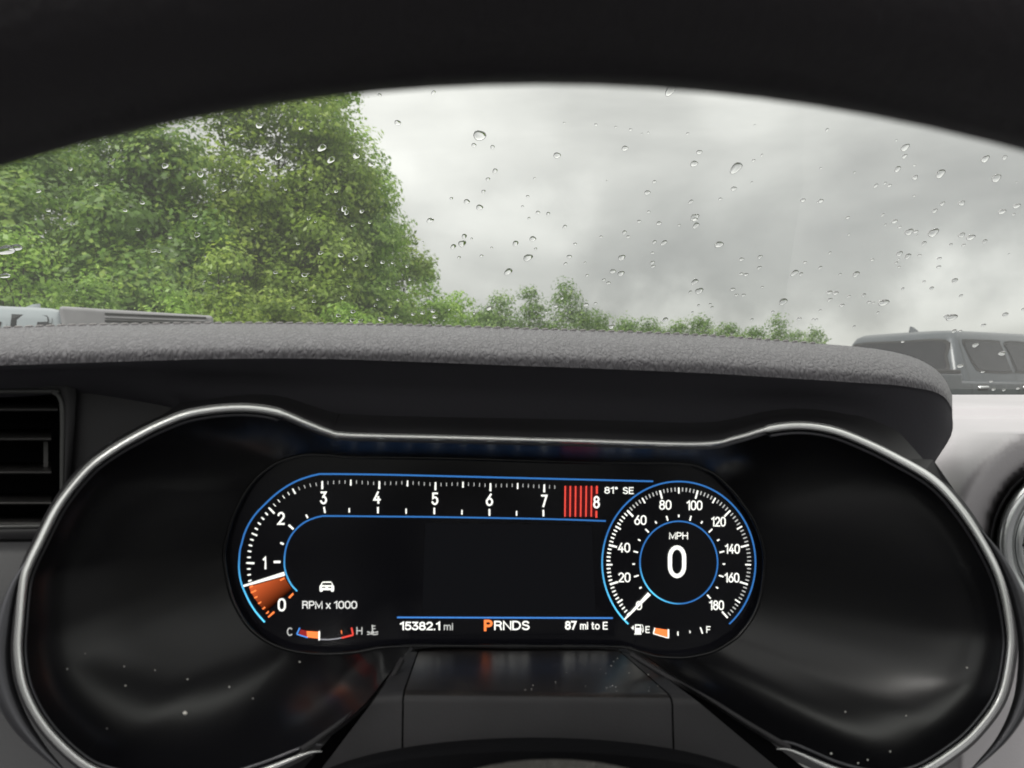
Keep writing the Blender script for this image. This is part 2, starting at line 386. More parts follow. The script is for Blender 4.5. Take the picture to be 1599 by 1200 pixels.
def wheel(root, x, y):
    V, Fc = [], []; n = 28
    prof = [(.22, -.11), (.36, -.12), (.385, -.08), (.385, .08), (.36, .12), (.22, .11)]
    for k in range(n):
        a = 2*math.pi*k/n
        for r, w in prof: V.append((x + r*math.cos(a), y + w, .385 + r*math.sin(a)))
    m = len(prof)
    for k in range(n):
        for j in range(m): Fc.append((k*m+j, k*m+(j+1) % m, ((k+1) % n)*m+(j+1) % m, ((k+1) % n)*m+j))
    wh = car_part('wheel', V, Fc, M_TYRE, root)
    V, Fc = [(x, y, .385)], []
    for k in range(10):
        a = 2*math.pi*k/10; w = .16
        i = len(V)
        for (r, da) in ((.06, -.5), (.06, .5), (.22, .12), (.22, -.12)):
            for yy in (-.09, .09): V.append((x + r*math.cos(a+da), y+yy, .385 + r*math.sin(a+da)))
        Fc += [(i, i+2, i+4, i+6), (i+1, i+7, i+5, i+3), (i, i+6, i+7, i+1), (i+2, i+3, i+5, i+4)]
    car_part('rim', V, Fc, M_SILVER, wh, smooth=False)
def quad_on_side(z_pts, off):
    pass
def cab_y(z, s, w_bot, w_top, z0=1.08, z1=1.75):
    t = max(0, min(1, (z - z0)/(z1 - z0))); return s*(w_bot + (w_top - w_bot)*t)
def pickup(loc, rz, pm, label, cover=False):
    root = empty('pickup_truck', loc, rz, label=label, cat='pickup truck')
    W = .93; WT = .70; zb = 1.12; zt = 1.79
    # lower body: one long slab with wheel openings suggested by notches
    low = [(-2.6, .62), (-2.6, zb+.12), (-.86, zb+.12), (-.86, zb+.02), (1.2, zb), (2.45, 1.02), (2.62, .85), (2.62, .45), (2.2, .42), (2.05, .80), (1.72, .86), (1.38, .80), (1.25, .42),
           (-1.05, .42), (-1.2, .80), (-1.5, .86), (-1.85, .80), (-2.0, .5), (-2.5, .5)]
    v, f = slab(low, -W, W); car_part('body', v, f, pm, root, .04)
    # cab greenhouse: lofted between belt and roof with rounded corners
    def ring(x0, x1, w, z, r, n=5):
        pts = []
        for (cx, cy, a0) in ((x1-r, w-r, 0), (x0+r, w-r, 90), (x0+r, -w+r, 180), (x1-r, -w+r, 270)):
            for k in range(n):
                a = math.radians(a0 + 90*k/(n-1)); pts.append((cx + r*math.cos(a), cy + r*math.sin(a), z))
        return pts
    lv = [ring(-.88, 2.0, W-.02, zb-.05, .10), ring(-.86, 1.9, W-.05, zb+.10, .12), ring(-.76, 1.32, WT+.06, zt-.13, .11), ring(-.72, 1.2, WT+.02, zt-.05, .12), ring(-.66, 1.1, WT-.05, zt-.01, .13), ring(-.45, .9, WT-.3, zt+.012, .2)]
    V = [p for r_ in lv for p in r_]; n = len(lv[0]); Fc = []
    for i in range(len(lv)-1):
        for j in range(n): Fc.append((i*n+j, i*n+(j+1) % n, (i+1)*n+(j+1) % n, (i+1)*n+j))
    Fc.append(tuple(range((len(lv)-1)*n, len(lv)*n)))
    car_part('cab', V, Fc, pm, root)
    # windows: plates set proud of the cab with rubber surround
    def hw(z):
        zs = [(zb-.05, W-.02), (zb+.10, W-.05), (zt-.13, WT+.06), (zt-.05, WT)]
        for (a, wa), (b, wb) in zip(zs, zs[1:]):
            if z <= b: return wa + (wb-wa)*(z-a)/(b-a)
        return WT
    def bx(z):
        zs = [(zb-.05, -.88), (zb+.10, -.86), (zt-.13, -.76), (zt-.05, -.70)]
        for (a, wa), (b, wb) in zip(zs, zs[1:]):
            if z <= b: return wa + (wb-wa)*(z-a)/(b-a)
        return -.7
    def side_plate(name, pts, s, off, m, par):
        pts = cr([(x, z, 0) for x, z in pts], 4, True)
        v = [(p.x, s*(hw(p.y)+off), p.y) for p in pts] + [(p.x, s*(hw(p.y)-.02), p.y) for p in pts]; n = len(pts)
        return car_part(name, v, [tuple(range(n))] + [(i, (i+1) % n, n+(i+1) % n, n+i) for i in range(n)], m, par, smooth=False)
    def inset(pts, d):
        cx = sum(p[0] for p in pts)/len(pts); cz = sum(p[1] for p in pts)/len(pts)
        return [(x - math.copysign(min(d, abs(x-cx)), x-cx), z - math.copysign(min(d, abs(z-cz)), z-cz)) for x, z in pts]
    rearw = [(-.61, 1.65), (-.40, 1.668), (.18, 1.668), (.22, 1.62), (.30, 1.27), (.31, 1.245), (.1, 1.235), (-.40, 1.25), (-.52, 1.33), (-.585, 1.5)]
    frontw = [(.34, 1.66), (.95, 1.65), (1.22, 1.52), (1.56, 1.27), (1.54, 1.24), (1.1, 1.235), (.42, 1.24), (.40, 1.28), (.35, 1.5)]
    if cover:
        rearw = [(-.61+(x+.61)*.40, z + (.07 if z > 1.45 else 0)) for x, z in rearw]; frontw = [(x if x > .5 else x-.5, z) for x, z in frontw]
    for s in (-1, 1):
        for pts, (dx0, dx1) in ((rearw, (-.72, .14)), (frontw, (.17, 1.12))):
            fr = side_plate('window_frame', pts, s, .006, M_RUBBER, root)
            side_plate('window', inset(pts, .028), s, .012, M_GLASSCAR, root)
        # door seams as thin dark strips, handles
        for xx in (-.68, .36, 1.42):
            v = [(xx-.004, s*(W+.003), .5), (xx+.004, s*(W+.003), .5), (xx+.004, s*(W+.003), zb-.01), (xx-.004, s*(W+.003), zb-.01)]
            car_part('door_seam', v, [(0,1,2,3)], M_RUBBER, root, smooth=False)
            zs = [1.14+.05*k for k in range(11)] if xx < 1 else []
            if zs:
                V = []; 
                for z in zs: V += [(xx-.004, s*(hw(z)+.004), z), (xx+.004, s*(hw(z)+.004), z)]
                car_part('door_seam', V, [(2*i, 2*i+1, 2*i+3, 2*i+2) for i in range(len(zs)-1)], M_RUBBER, root, smooth=False)
        for xx in (-.45, .55):
            path = cr([Vector((xx-.10, s*(W-.005), 1.055)), Vector((xx-.06, s*(W+.035), 1.06)), Vector((xx+.06, s*(W+.035), 1.062)), Vector((xx+.10, s*(W-.005), 1.06))], 5)
            rows = []
            for i, p in enumerate(path):
                rows.append([(p.x, p.y + .010*math.cos(2*math.pi*k/8), p.z + .016*math.sin(2*math.pi*k/8)) for k in range(8)])
            V = [q for r_ in rows for q in r_]
            car_part('door_handle', V, [(i*8+k, i*8+(k+1) % 8, (i+1)*8+(k+1) % 8, (i+1)*8+k) for i in range(len(rows)-1) for k in range(8)], M_SILVER, root)
            v, f = box_data(xx-.11, xx+.11, s*W-.002 if s > 0 else s*W-.003, s*W+.003 if s > 0 else s*W+.002, 1.02, 1.10); 
            car_part('handle_cup', v, f, M_RUBBER, root)
    # rear window across the back of the cab
    def back_plate(name, y0, y1, z0, z1, off, m):
        pts = cr([(y0, z0, 0), (y0, (z0+z1)/2, 0), (y0+.05, z1, 0), (0, z1+.012, 0), (y1-.05, z1, 0), (y1, (z0+z1)/2, 0), (y1, z0, 0), (0, z0-.01, 0)], 4, True)
        v = [(bx(p.y)-off, p.x, p.y) for p in pts] + [(bx(p.y)+.02, p.x, p.y) for p in pts]; n = len(pts)
        car_part(name, v, [tuple(range(n))] + [(i, (i+1) % n, n+(i+1) % n, n+i) for i in range(n)], m, root, smooth=False)
    back_plate('rear_window_frame', -.70, .70, 1.24, 1.66, .006, M_RUBBER)
    back_plate('rear_window', -.66, .66, 1.27, 1.635, .012, M_GLASSCAR)
    # antenna fin, tail lamps, tailgate, bed rails
    car_part('antenna_fin', [(-.52, -.02, zt-.02), (-.52, .02, zt-.02), (-.30, .02, zt), (-.30, -.02, zt), (-.50, -.008, zt+.085), (-.50, .008, zt+.085), (-.44, .006, zt+.075), (-.44, -.006, zt+.075)],
             [(0,1,5,4), (1,2,6,5), (2,3,7,6), (3,0,4,7), (4,5,6,7)], pm, root)
    ml = mat('tail_lamp_red', (.35, .01, .01), .2)
    for s in (-1, 1):
        v, f = box_data(-2.63, -2.5, s*.86-.08, s*.86+.075, .88, 1.2); car_part('tail_lamp', v, f, ml, root, .02)
        v, f = box_data(-2.6, -.9, s*.88-.05, s*.88+.045, 1.225, 1.275); car_part('bed_rail', v, f, M_RUBBER, root, .012)
        for x in (1.72, -1.5): wheel(root, x, s*.84)
    v, f = box_data(-2.64, -2.58, -.76, .76, .75, 1.24); car_part('tailgate', v, f, pm, root, .02)
    v, f = box_data(-2.85, -2.64, -.85, .85, .52, .66); car_part('bumper', v, f, M_SILVER, root, .03)
    if cover:
        gm = mat('grey_cap', (.26, .255, .265), .6, vary=(5, .1))
        out = [(-1.98, 1.27), (-1.95, 1.76), (-1.0, 1.78), (-.66, 1.79), (-.74, 1.27)]
        v, f = slab(out, -.84, .84); cap = car_part('bed_cap', v, f, gm, root, .035)
        for k in range(6):
            for s in (-1, 1):
                x0 = -2.5; 
                z = 1.575 + .032*k
                v, f = box_data(-1.88, -1.02, s*.842-.012, s*.842+.012, z-.008, z+.008)
                car_part('rib', v, f, M_RUBBER if k % 2 else gm, cap, .004)
    return root
# grey-blue pickup at the right: rear-right cab corner near px 1475
M_P1 = paint('slate_blue_paint', (.040, .050, .060)); M_P2 = paint('silver_paint', (.26, .29, .31))
th = math.radians(29)
def place(rx, ry, corner, th):
    return (rx - (corner[0]*math.cos(th) - corner[1]*math.sin(th)), ry - (corner[0]*math.sin(th) + corner[1]*math.cos(th)), 0)
c = P(1490, 600, 9.6)
pickup(place(c.x, c.y, (-.80, -.78), th), th, M_P1, 'slate blue double cab pickup with a roof antenna fin at the right edge')
th2 = math.radians(180+30)
c = P(128, 600, 6.9)
pickup(place(c.x, c.y, (-.84, .84), th2), th2, M_P2, 'silver pickup with a grey ribbed bed cap in front of the shrubs', cover=True)

# ------------------------------------------------------------------ windscreen and cabin
def ws_point(u, v):
    """u across (-1..1, car left to right), v from base 0 to roof 1"""
    x = .30 + u*(.98 - .14*v)
    y = .86 - .70*v - .17*abs(u)**2.4*(1-.35*v) + .10*x
    z = 1.085 + .40*v - .05*v*v
    return Vector((x, y, z))
def windscreen():
    m = bpy.data.materials.new('windscreen_glass'); m.use_nodes = True; t = m.node_tree; t.nodes.clear(); L = t.links.new
    out = N(t, 'ShaderNodeOutputMaterial'); tr = N(t, 'ShaderNodeBsdfTransparent'); tr.inputs[0].default_value = (.965, .98, .965, 1)
    gl = N(t, 'ShaderNodeBsdfGlossy'); gl.inputs['Roughness'].default_value = .01
    fr = N(t, 'ShaderNodeFresnel'); fr.inputs[0].default_value = 1.33
    mx = N(t, 'ShaderNodeMixShader'); L(fr.outputs[0], mx.inputs[0]); L(tr.outputs[0], mx.inputs[1]); L(gl.outputs[0], mx.inputs[2])
    # scattering film added to imitate the veiling glare and haze on the glass
    tl = N(t, 'ShaderNodeBsdfTranslucent'); tl.inputs[0].default_value = (.9, .9, .88, 1)
    tc = N(t, 'ShaderNodeTexCoord'); n = N(t, 'ShaderNodeTexNoise'); n.inputs['Scale'].default_value = 5; n.inputs['Detail'].default_value = 4; L(tc.outputs['Object'], n.inputs[0])
    r = N(t, 'ShaderNodeMapRange'); r.inputs[3].default_value = .022; r.inputs[4].default_value = .05; L(n.outputs[0], r.inputs[0])
    m2 = N(t, 'ShaderNodeMixShader'); L(r.outputs[0], m2.inputs[0]); L(mx.outputs[0], m2.inputs[1]); L(tl.outputs[0], m2.inputs[2]); L(m2.outputs[0], out.inputs[0])
    rows = [[ws_point(-1 + 2*j/48, i/24) for j in range(49)] for i in range(25)]
    o = grid('windscreen', rows, m); tag(o, 'sloping wet windscreen glass above the dashboard', 'windscreen')
windscreen()
M_WATER = bpy.data.materials.new('rain_water'); M_WATER.use_nodes = True
t_ = M_WATER.node_tree; t_.nodes.clear(); o_ = N(t_, 'ShaderNodeOutputMaterial'); g_ = N(t_, 'ShaderNodeBsdfGlass'); g_.inputs['IOR'].default_value = 1.33; g_.inputs['Roughness'].default_value = 0
t_.links.new(g_.outputs[0], o_.inputs[0])
def drop_mesh(elong, squash, seed):
    rd = random.Random(seed); V, Fc = [], []; n, m = 16, 6
    for i in range(m):
        a = math.pi/2*i/m
        for k in range(n):
            b = 2*math.pi*k/n; w = 1 + .10*math.sin(2*b+seed) + .06*math.sin(3*b+seed*2)
            tail = 1 + elong*(.5+.5*math.sin(b))
            V.append((math.cos(a)*math.cos(b)*w*.5, math.cos(a)*math.sin(b)*w*.5*tail, math.sin(a)*squash*.5))
    V.append((0, 0, squash*.5))
    for i in range(m-1):
        for k in range(n): Fc.append((i*n+k, i*n+(k+1) % n, (i+1)*n+(k+1) % n, (i+1)*n+k))
    for k in range(n): Fc.append(((m-1)*n+k, (m-1)*n+(k+1) % n, m*n))
    Fc.append(tuple(range(n))[::-1])
    me = bpy.data.meshes.new('raindrop'); me.from_pydata(V, [], Fc); me.materials.append(M_WATER)
    me.polygons.foreach_set('use_smooth', [True]*(len(Fc)-1) + [False]); me.update()
    return me
DM = [drop_mesh(.1, .62, 1), drop_mesh(.6, .6, 2), drop_mesh(.9, .55, 3), drop_mesh(.3, .5, 4), drop_mesh(1.5, .5, 5)]
def ws_hit(px, py):
    """where the sight line through px,py meets the glass (Newton steps on u, v)"""
    d = P(px, py, 1) - Vector((0, 0, CZ)); u, v = 0.0, .4
    for _ in range(14):
        p = ws_point(u, v); e = .001
        q = Vector((p.x - d.x*p.y, p.z - CZ - d.z*p.y))
        pu = ws_point(u+e, v); pv = ws_point(u, v+e)
        a = (Vector((pu.x - d.x*pu.y, pu.z - CZ - d.z*pu.y)) - q)/e; b = (Vector((pv.x - d.x*pv.y, pv.z - CZ - d.z*pv.y)) - q)/e
        det = a.x*b.y - a.y*b.x
        if abs(det) < 1e-9: break
        u -= (q.x*b.y - q.y*b.x)/det; v -= (a.x*q.y - a.y*q.x)/det
    return u, v
BIG_DROPS = {(1150,263): 'largest lens shaped raindrop high in the middle right of the grey sky', (749,213): 'horseshoe shaped raindrop high on the bright cloud right of the wood',
 (1047,142): 'smeared raindrop touching the top of the view under the wheel rim', (1486,497): 'flat wide raindrop above the roof of the slate blue pickup', (1469,272): 'long slanted raindrop high at the right of the sky',
 (825,403): 'arched raindrop low on the bright cloud above the far trees', (1380,474): 'slanted raindrop above left of the slate blue pickup roof', (10,392): 'long pale raindrop streak at the far left edge over the leaves',
 (25,388): 'second long pale raindrop streak right of the one at the far left edge'}
def raindrop(px, py, size, kind, rot):
    u, v = ws_hit(px, py)
    if not (-1 < u < 1 and 0 < v < 1): return
    p = ws_point(u, v); tu = (ws_point(u+.01, v) - p).normalized(); tv = (ws_point(u, v+.01) - p).normalized(); n = tu.cross(tv).normalized()
    if n.z < 0: n = -n
    s = size/F*p.y; y = n.cross(tu).normalized()
    o = bpy.data.objects.new('raindrop', DM[kind]); C.objects.link(o)
    R = Matrix((tu, y, n)).transposed().to_4x4() @ Matrix.Rotation(rot, 4, 'Z')
    o.matrix_world = Matrix.Translation(p + n*.0006) @ R @ Matrix.Diagonal((s, s*1.15, s*.8, 1))
    edge = [(570, 150), (620, 250), (645, 340), (672, 400), (700, 470), (745, 510)]
    if py > 520 and px > 1340: where = 'in front of the slate blue pickup'
    elif px < 570 or any(px < ex and py > ey-60 for ex, ey in edge): where = 'over the leafy wood' if px > 200 else 'over the leaves at the far left edge'
    elif py > 470 and px < 960: where = 'over the far treeline by the end of the wood'
    elif px < 830: where = 'against the bright cloud just right of the wood'
    elif px < 1110: where = 'against the middle of the grey sky'
    elif px < 1330: where = 'against the sky above the far treeline right of middle'
    elif py > 430: where = 'against the pale sky just above the slate blue pickup'
    else: where = 'against the upper sky at the right side'
    big = 'large clear' if size >= 12 else ('clear' if size >= 7 else 'tiny clear')
    tag(o, BIG_DROPS.get((px, py), f'{big} raindrop on the windscreen {where}'), 'raindrop', 'raindrops on the windscreen')
drops = []
# read off the photograph (photo pixels and width)
for (x, y, s) in [(593,150,6),(677,146,7),(621,193,9),(749,213,17),(740,228,8),(769,231,7),(1047,142,15),(870,244,10),(976,233,9),(1092,239,9),(1084,257,12),
    (773,268,8),(762,281,6),(755,300,6),(705,311,5),(729,316,9),(749,325,11),(671,345,8),(675,345,6),(725,370,8),(722,381,10),(708,386,9),(717,403,5),
    (805,381,10),(832,374,10),(825,403,13),(794,425,11),(882,355,6),(840,333,6),(856,335,6),(824,308,5),(826,342,5),(889,402,8),(883,413,5),(917,431,5),(970,428,9),
    (957,425,10),(1011,302,8),(1022,285,6),(1013,332,5),(1085,340,12),(1087,353,9),(1079,316,7),(1029,350,8),(998,347,6),(975,364,7),(981,371,6),(1037,380,9),(1022,379,6),
    (1019,396,5),(971,403,9),(1019,411,6),(1020,417,6),(943,438,5),(950,443,7),(1085,441,11),(1092,455,11),(1078,457,5),(1085,344,8),
    (1150,263,16),(1146,296,9),(1177,252,5),(1125,312,5),(1123,383,12),(1254,314,7),(1282,315,8),(1324,341,6),(1414,231,12),(1413,245,7),(1402,265,9),(1429,278,8),(1469,272,15),(1539,249,10),(1569,247,8),(1556,279,14),
    (1368,291,6),(1389,291,6),(1472,319,7),(1502,318,8),(1460,330,7),(1588,323,10),(1565,332,10),(1397,347,8),(1405,356,5),(1420,363,12),(1430,363,7),(1458,364,14),(1502,368,9),(1516,372,13),(1505,384,6),(1538,378,8),(1485,383,6),
    (1443,381,8),(1405,397,9),(1418,401,9),(1436,400,5),(1467,405,6),(1466,418,6),(1404,418,5),(1296,396,5),(1257,411,6),(1281,419,6),(1362,407,6),(1337,429,11),(1241,427,10),(1251,429,6),(1187,402,6),(1186,419,6),(1158,406,7),(1158,429,6),(1165,430,7),(1491,439,9),(1443,441,5),(1455,451,7),
    (1144,453,7),(1150,462,6),(1161,462,7),(1223,472,12),(1295,458,8),(1305,459,8),(1296,469,7),(1326,464,5),(1315,478,8),(1380,474,14),(1357,473,6),(1364,474,5),(1349,462,7),(1410,452,5),(1486,497,16),(1478,495,7),(1570,492,10),(1536,509,7),(1334,511,5),(1248,499,7),(1270,500,5),(1275,500,5),(1207,488,5),(1281,486,5),(1112,481,5),(1600,484,8)]:
    drops.append((x, y, s))
# bright specks over the trees
for (x, y, s) in [(404,198,9),(470,201,6),(555,205,5),(503,232,11),(435,245,12),(517,251,11),(408,265,9),(556,245,11),(579,258,9),(313,273,10),(258,260,9),(485,280,6),(350,298,6),(525,300,5),
    (537,327,10),(541,333,8),(565,331,6),(482,342,6),(551,353,5),(577,349,5),(304,338,7),(308,368,9),(240,393,8),(248,394,6),(535,374,5),(465,382,5),(532,400,8),(555,404,8),(501,396,7),(597,411,6),(613,412,5),(538,422,5),(572,416,5),
    (430,427,7),(475,431,9),(328,428,5),(636,417,5),(606,452,5),(590,469,5),(622,470,6),(535,466,6),(490,472,6),(551,488,7),(550,501,7),(595,500,9),(563,502,6),(528,494,7),(478,454,5),(458,482,5),(619,495,6),(645,492,6),(660,490,7),(676,487,8),(679,496,7),(610,480,5),(586,478,5),
    (765,482,9),(878,467,5),(868,479,6),(915,477,9),(930,475,5),(955,511,9),(853,489,5),(741,490,5),(1174,500,5),(1039,500,9),(10,392,20),(25,388,14),(8,432,12),(60,300,6),(75,330,6),(110,265,6),(150,290,5),(195,330,6),(222,318,7),(215,360,6),(265,372,5),
    (1524,540,8),(1565,553,10),(1500,573,8),(1535,582,5),(1552,609,7),(1568,610,6),(1590,608,6),(1548,597,5),(1410,535,5),(1490,518,7),(1500,518,5)]:
    drops.append((x, y, s))
rd = random.Random(3)
while len(drops) < 292:
    x = rd.uniform(20, 1590); y = rd.uniform(190, 500)
    if x < 800 and rd.random() < .15: x += 700
    drops.append((x, y, rd.uniform(3, 5)))
for (x, y, s) in drops:
    k = rd.choice((0, 0, 1, 3)) if s < 9 else rd.choice((0, 3, 1))
    rot = rd.uniform(-.3, .3) + (-(x-900)/900)*.7
    raindrop(x, y, s*rd.uniform(.95, 1.15), k, rot)

def cabin():
    top = [ws_point(-1+2*j/24, 1) for j in range(25)]
    rows = [[p for p in top], [p + Vector((0, -.12, .03)) for p in top], [Vector((p.x, -.22, 1.48)) for p in top]]
    rows2 = [[p + Vector((0, .0, .02)) for p in r] for r in rows]
    V = [p for r in rows for p in r]
    tag(grid('cabin_ceiling', rows, M_LINER), kind='structure')
    for s in (-1, 1):
        a = [ws_point(s*1.0, v/8) for v in range(9)]
        o = tube('windscreen_pillar', a, .035, .045, M_LINER); tag(o, kind='structure')
    for x in (-.72, 1.32):
        v, f = box_data(x-.04, x+.04, -1.9, .55, .3, 1.02); tag(mesh('door_panel_wall', v, f, M_LINER, smooth=False), kind='structure')
    v, f = box_data(-.76, 1.36, -1.25, -1.1, .3, .95); tag(mesh('seat_back_wall', v, f, M_LINER, smooth=False), kind='structure')
    v, f = box_data(-.76, 1.36, -1.9, 1.0, .28, .3); tag(mesh('cabin_floor', v, f, M_LINER, smooth=False), kind='structure')
cabin()

# ------------------------------------------------------------------ dashboard
dash = empty('dashboard', (0, .5, .6), label='dark grey vinyl dashboard with a stitched grained brow over the dials', cat='dashboard')
# stations: px, crest y, nose y (lower rim of the lit grain), foot y, depth offset
ST = [(-420,528,585,600,0),(-200,518,578,598,0),(0,512,571,596,0),(120,508,567,592,0),(250,506,563,612,0),(330,505,561,630,0),(430,505,560,642,0),(520,506,561,655,0),(640,508,565,664,0),(800,513,571,668,0),(960,518,577,672,0),(1100,524,583,678,0),
      (1200,531,589,668,0),(1280,537,594,664,.0),(1340,542,598,686,.003),(1390,549,601,715,.006),(1430,560,606,735,.010),(1458,575,612,742,.016),(1476,594,622,738,.026),(1487,618,640,730,.042)]
def brow():
    pts = cr([Vector((a, b, c_)) for a, b, c_, d, e in ST], 6); ft = cr([Vector((a, d, e*1000)) for a, b, c_, d, e in ST], 6)
    lit, face, crest = [], [], []
    for p, q in zip(pts, ft):
        px, yc, yn, yf, off = p.x, p.y, p.z, q.y, q.z/1000; e_ = max(0, px-1400); pf = px - e_*.36; pm = px - e_*.02
        Y0 = plane_depth(px, .315) + off
        # section: back pad -> crest -> nose
        sec = [P(px, yc+ (9 if px < 1380 else 0), 1)*0]
        c0 = P(px, yc, Y0+.030); n0 = P(px, yn, Y0-.006)
        mid1 = P(px, yc + (yn-yc)*.30, Y0+.008); mid2 = P(px, yc + (yn-yc)*.68, Y0-.005)
        b1 = c0 + Vector((0, .03, -.001)); b2 = c0 + Vector((0, .12, -.012)); b3 = Vector((c0.x, .62 + .1*c0.x, 1.085))
        lit.append([b3, b2, b1] + cr([c0, mid1, mid2, n0], 7))
        c_pts = cr([n0, P(px, yn + 6, Y0-.002), P(pm, yn + (yf-yn)*.45, Y0+.010), P(pf, yf, Y0+.018), P(pf, yf+25, Y0+.03)], 4)
        face.append(c_pts); crest.append(c0)
    # pull grain along: sample sections densely
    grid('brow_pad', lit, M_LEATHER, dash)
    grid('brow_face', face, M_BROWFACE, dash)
    # right end cap of the brow, turning away from the camera
    e = lit[-1][3:]+face[-1]
    rows = []
    for k in range(9):
        a = k/8*math.pi/2
        rows.append([Vector((p.x + .006*math.sin(a), p.y + .12*(1-math.cos(a)) , p.z - .0*k)) for p in e])
    grid('brow_end', rows, M_BROWFACE, dash)
    # seam: one stitch every few millimetres along the crest
    run = 0; prev = crest[0]; pitch = .0043; me = None
    V, Fc = [], []
    acc = 0; k = 0
    for a, b in zip(crest, crest[1:]):
        d = (b-a).length; t = 0
        while acc + (d - t) >= pitch:
            t += pitch - acc; acc = 0
            p = a.lerp(b, t/d); q = p + Vector((0, -.0004, .0001)); k += 1
            ax = (b-a).normalized(); tilt = (ax + Vector((0, -.25, .22))).normalized(); side = Vector((0, 1, 0)); up = tilt.cross(side)
            if -.33 < p.x < .140:
                if me is None:
                    vv = []; ff = []
                    L_, R_ = .0016, .00055
                    for i, (x, r) in enumerate(((-1, .25), (-.7, .8), (0, 1), (.7, .8), (1, .25))):
                        for j in range(6): vv.append((x*L_, math.cos(j*math.pi/3)*r*R_, math.sin(j*math.pi/3)*r*R_))
                    for i in range(4):
                        for j in range(6): ff.append((i*6+j, i*6+(j+1) % 6, (i+1)*6+(j+1) % 6, (i+1)*6+j))
                    me = bpy.data.meshes.new('stitch'); me.from_pydata(vv, [], ff); me.materials.append(M_THREAD); me.polygons.foreach_set('use_smooth', [True]*len(ff))
                o = bpy.data.objects.new('stitch', me); C.objects.link(o); o.parent = dash
                o.rotation_euler = (0, -.10, .30); o.location = q - Vector(dash.location)
        acc += d - t
brow()
# dash pad: right of the brow, from the glass down past the round vent, and on behind the brow
def pad():
    rows = []
    prof = [(617,.88),(626,.76),(633,.66),(636,.645),(644,.64),(652,.635),(656,.62),(665,.57),(674,.525),(678,.515),(690,.50),(715,.475),(760,.45),(850,.415),(950,.40),(1100,.38),(1300,.36)]
    fine = []
    for (a, Ya), (b, Yb) in zip(prof, prof[1:]):
        k = max(1, int((b-a)/7)) if a >= 656 else 2
        for q in range(k): fine.append((a + (b-a)*q/k, Ya + (Yb-Ya)*q/k))
    for (py, Y) in fine:
        r = []; z = P(800, py, Y).z
        for j in range(110):
            px = 1380 + j*8
            yy = Y + .02*math.sin((px-1380)/500) + (.06*max(0, (1500-px))/120 if py > 684 else 0)
            d = math.hypot(px-1688, py-852)
            pod = max(0, min(1, (262-d)/70)); pod = pod*pod*(3-2*pod)
            sink = max(0, min(1, (150-d)/14))
            if py > 676: yy = yy*(1-pod) + (.418 - .012*pod)*pod + .05*sink
            w = max(0, min(1, (py-656)/20)); x1 = (px-799.5)/F*.62; x2 = (px-799.5)/F*min(yy, .62)
            zz = z if py < 676 else CZ - (py-600)/F*yy
            r.append(Vector((x1*(1-w)+x2*w, yy, zz)))
        rows.append(r)
    grid('dash_pad', rows, M_DASH, dash)
pad()
# cluster surround: panel between the brow and the bright bezel
RING = [  # bezel control points paired with the rim of the screen opening
 ((545,680),(560,714)),((700,684),(700,716)),((900,689),(900,722)),((1090,694),(1060,724)),((1150,684),(1100,733)),((1200,670),(1120,744)),((1250,665),(1135,758)),
 ((1300,672),(1148,772)),((1350,691),(1160,788)),((1400,716),(1172,805)),((1455,749),(1182,825)),((1495,790),(1190,848)),((1532,845),(1194,875)),((1562,908),(1192,905)),
 ((1577,981),(1188,930)),((1576,1030),(1181,952)),((1562,1089),(1170,972)),((1530,1136),(1154,992)),((1492,1171),(1138,1004)),((1430,1208),(1117,1016)),((1370,1215),(1093,1023)),((1308,1202),(1066,1027)),
 ((1238,1174),(1030,1026)),((1170,1135),(1012,1022)),((1105,1092),(998,1018)),((1000,1032),(978,1012)),((960,1015),(950,1010)),((800,1013),(800,1009)),((660,1013),(655,1009)),
 ((625,1032),(620,1010)),((565,1104),(592,1012)),((505,1152),(560,1018)),((461,1180),(525,1021)),((410,1203),(488,1021)),((340,1222),(455,1016)),((260,1226),(430,1008)),((190,1215),(405,994)),((134,1195),(385,975)),((76,1142),(367,945)),
 ((41,1083),(358,920)),((29,1025),(353,895)),((31,970),(350,870)),((37,910),(352,850)),((47,879),(355,838)),((62,848),(358,826)),((84,803),(364,808)),((106,769),(371,793)),((140,730),(379,777)),((176,703),(390,760)),((212,682),(402,746)),((250,663),(416,734)),((300,645),(435,722)),((370,637),(460,714)),((430,643),(485,710)),((480,662),(515,711)),((512,674),(535,713))]
YR, YD = .300, .362
def ring_Y(px, py):
    y = plane_depth(px, YR) - .012*(py-900)/300
    if 505 < px < 1200 and py > 1000:                    # along the hump the rim of the bowls sinks back to the screen
        w = min(1, (px-505)/60, (1200-px)/60)
        y += (max(0, min(1, (1088-py)/75))*.054)*w
    return y
def disp_Y(px, py): return plane_depth(px, YD)
ringpx = cr([Vector((*a, 0)) for a, b in RING], 6, True); disppx = cr([Vector((*b, 0)) for a, b in RING], 6, True)
# outward offsets, used by surround and trim
def offset(pts, d):
    n = len(pts); out = []
    for i in range(n):
        t = (pts[(i+1) % n] - pts[i-1]).normalized(); out.append(pts[i] + Vector((t.y, -t.x, 0))*d)
    return out
def surround():
    rows = []
    for (d, dy, kx) in ((4, .002, 0), (14, .010, 0), (30, .020, 0), (60, .026, 0)):
        def wd(p):
            side = max(0, min(1, max((p.x-1330)/120, (420-p.x)/160, (p.y-760)/100))); return 1 - .80*side
        n = len(ringpx); pp = offset(ringpx, 1); pp = [a + (b-a)*d*wd(a) for a, b in zip(ringpx, pp)]
        rows.append([P(p.x, p.y, ring_Y(p.x, p.y)+dy) for p in pp])
    grid('bezel_shoulder', rows, M_PANEL, dash, closed_u=True)
surround()
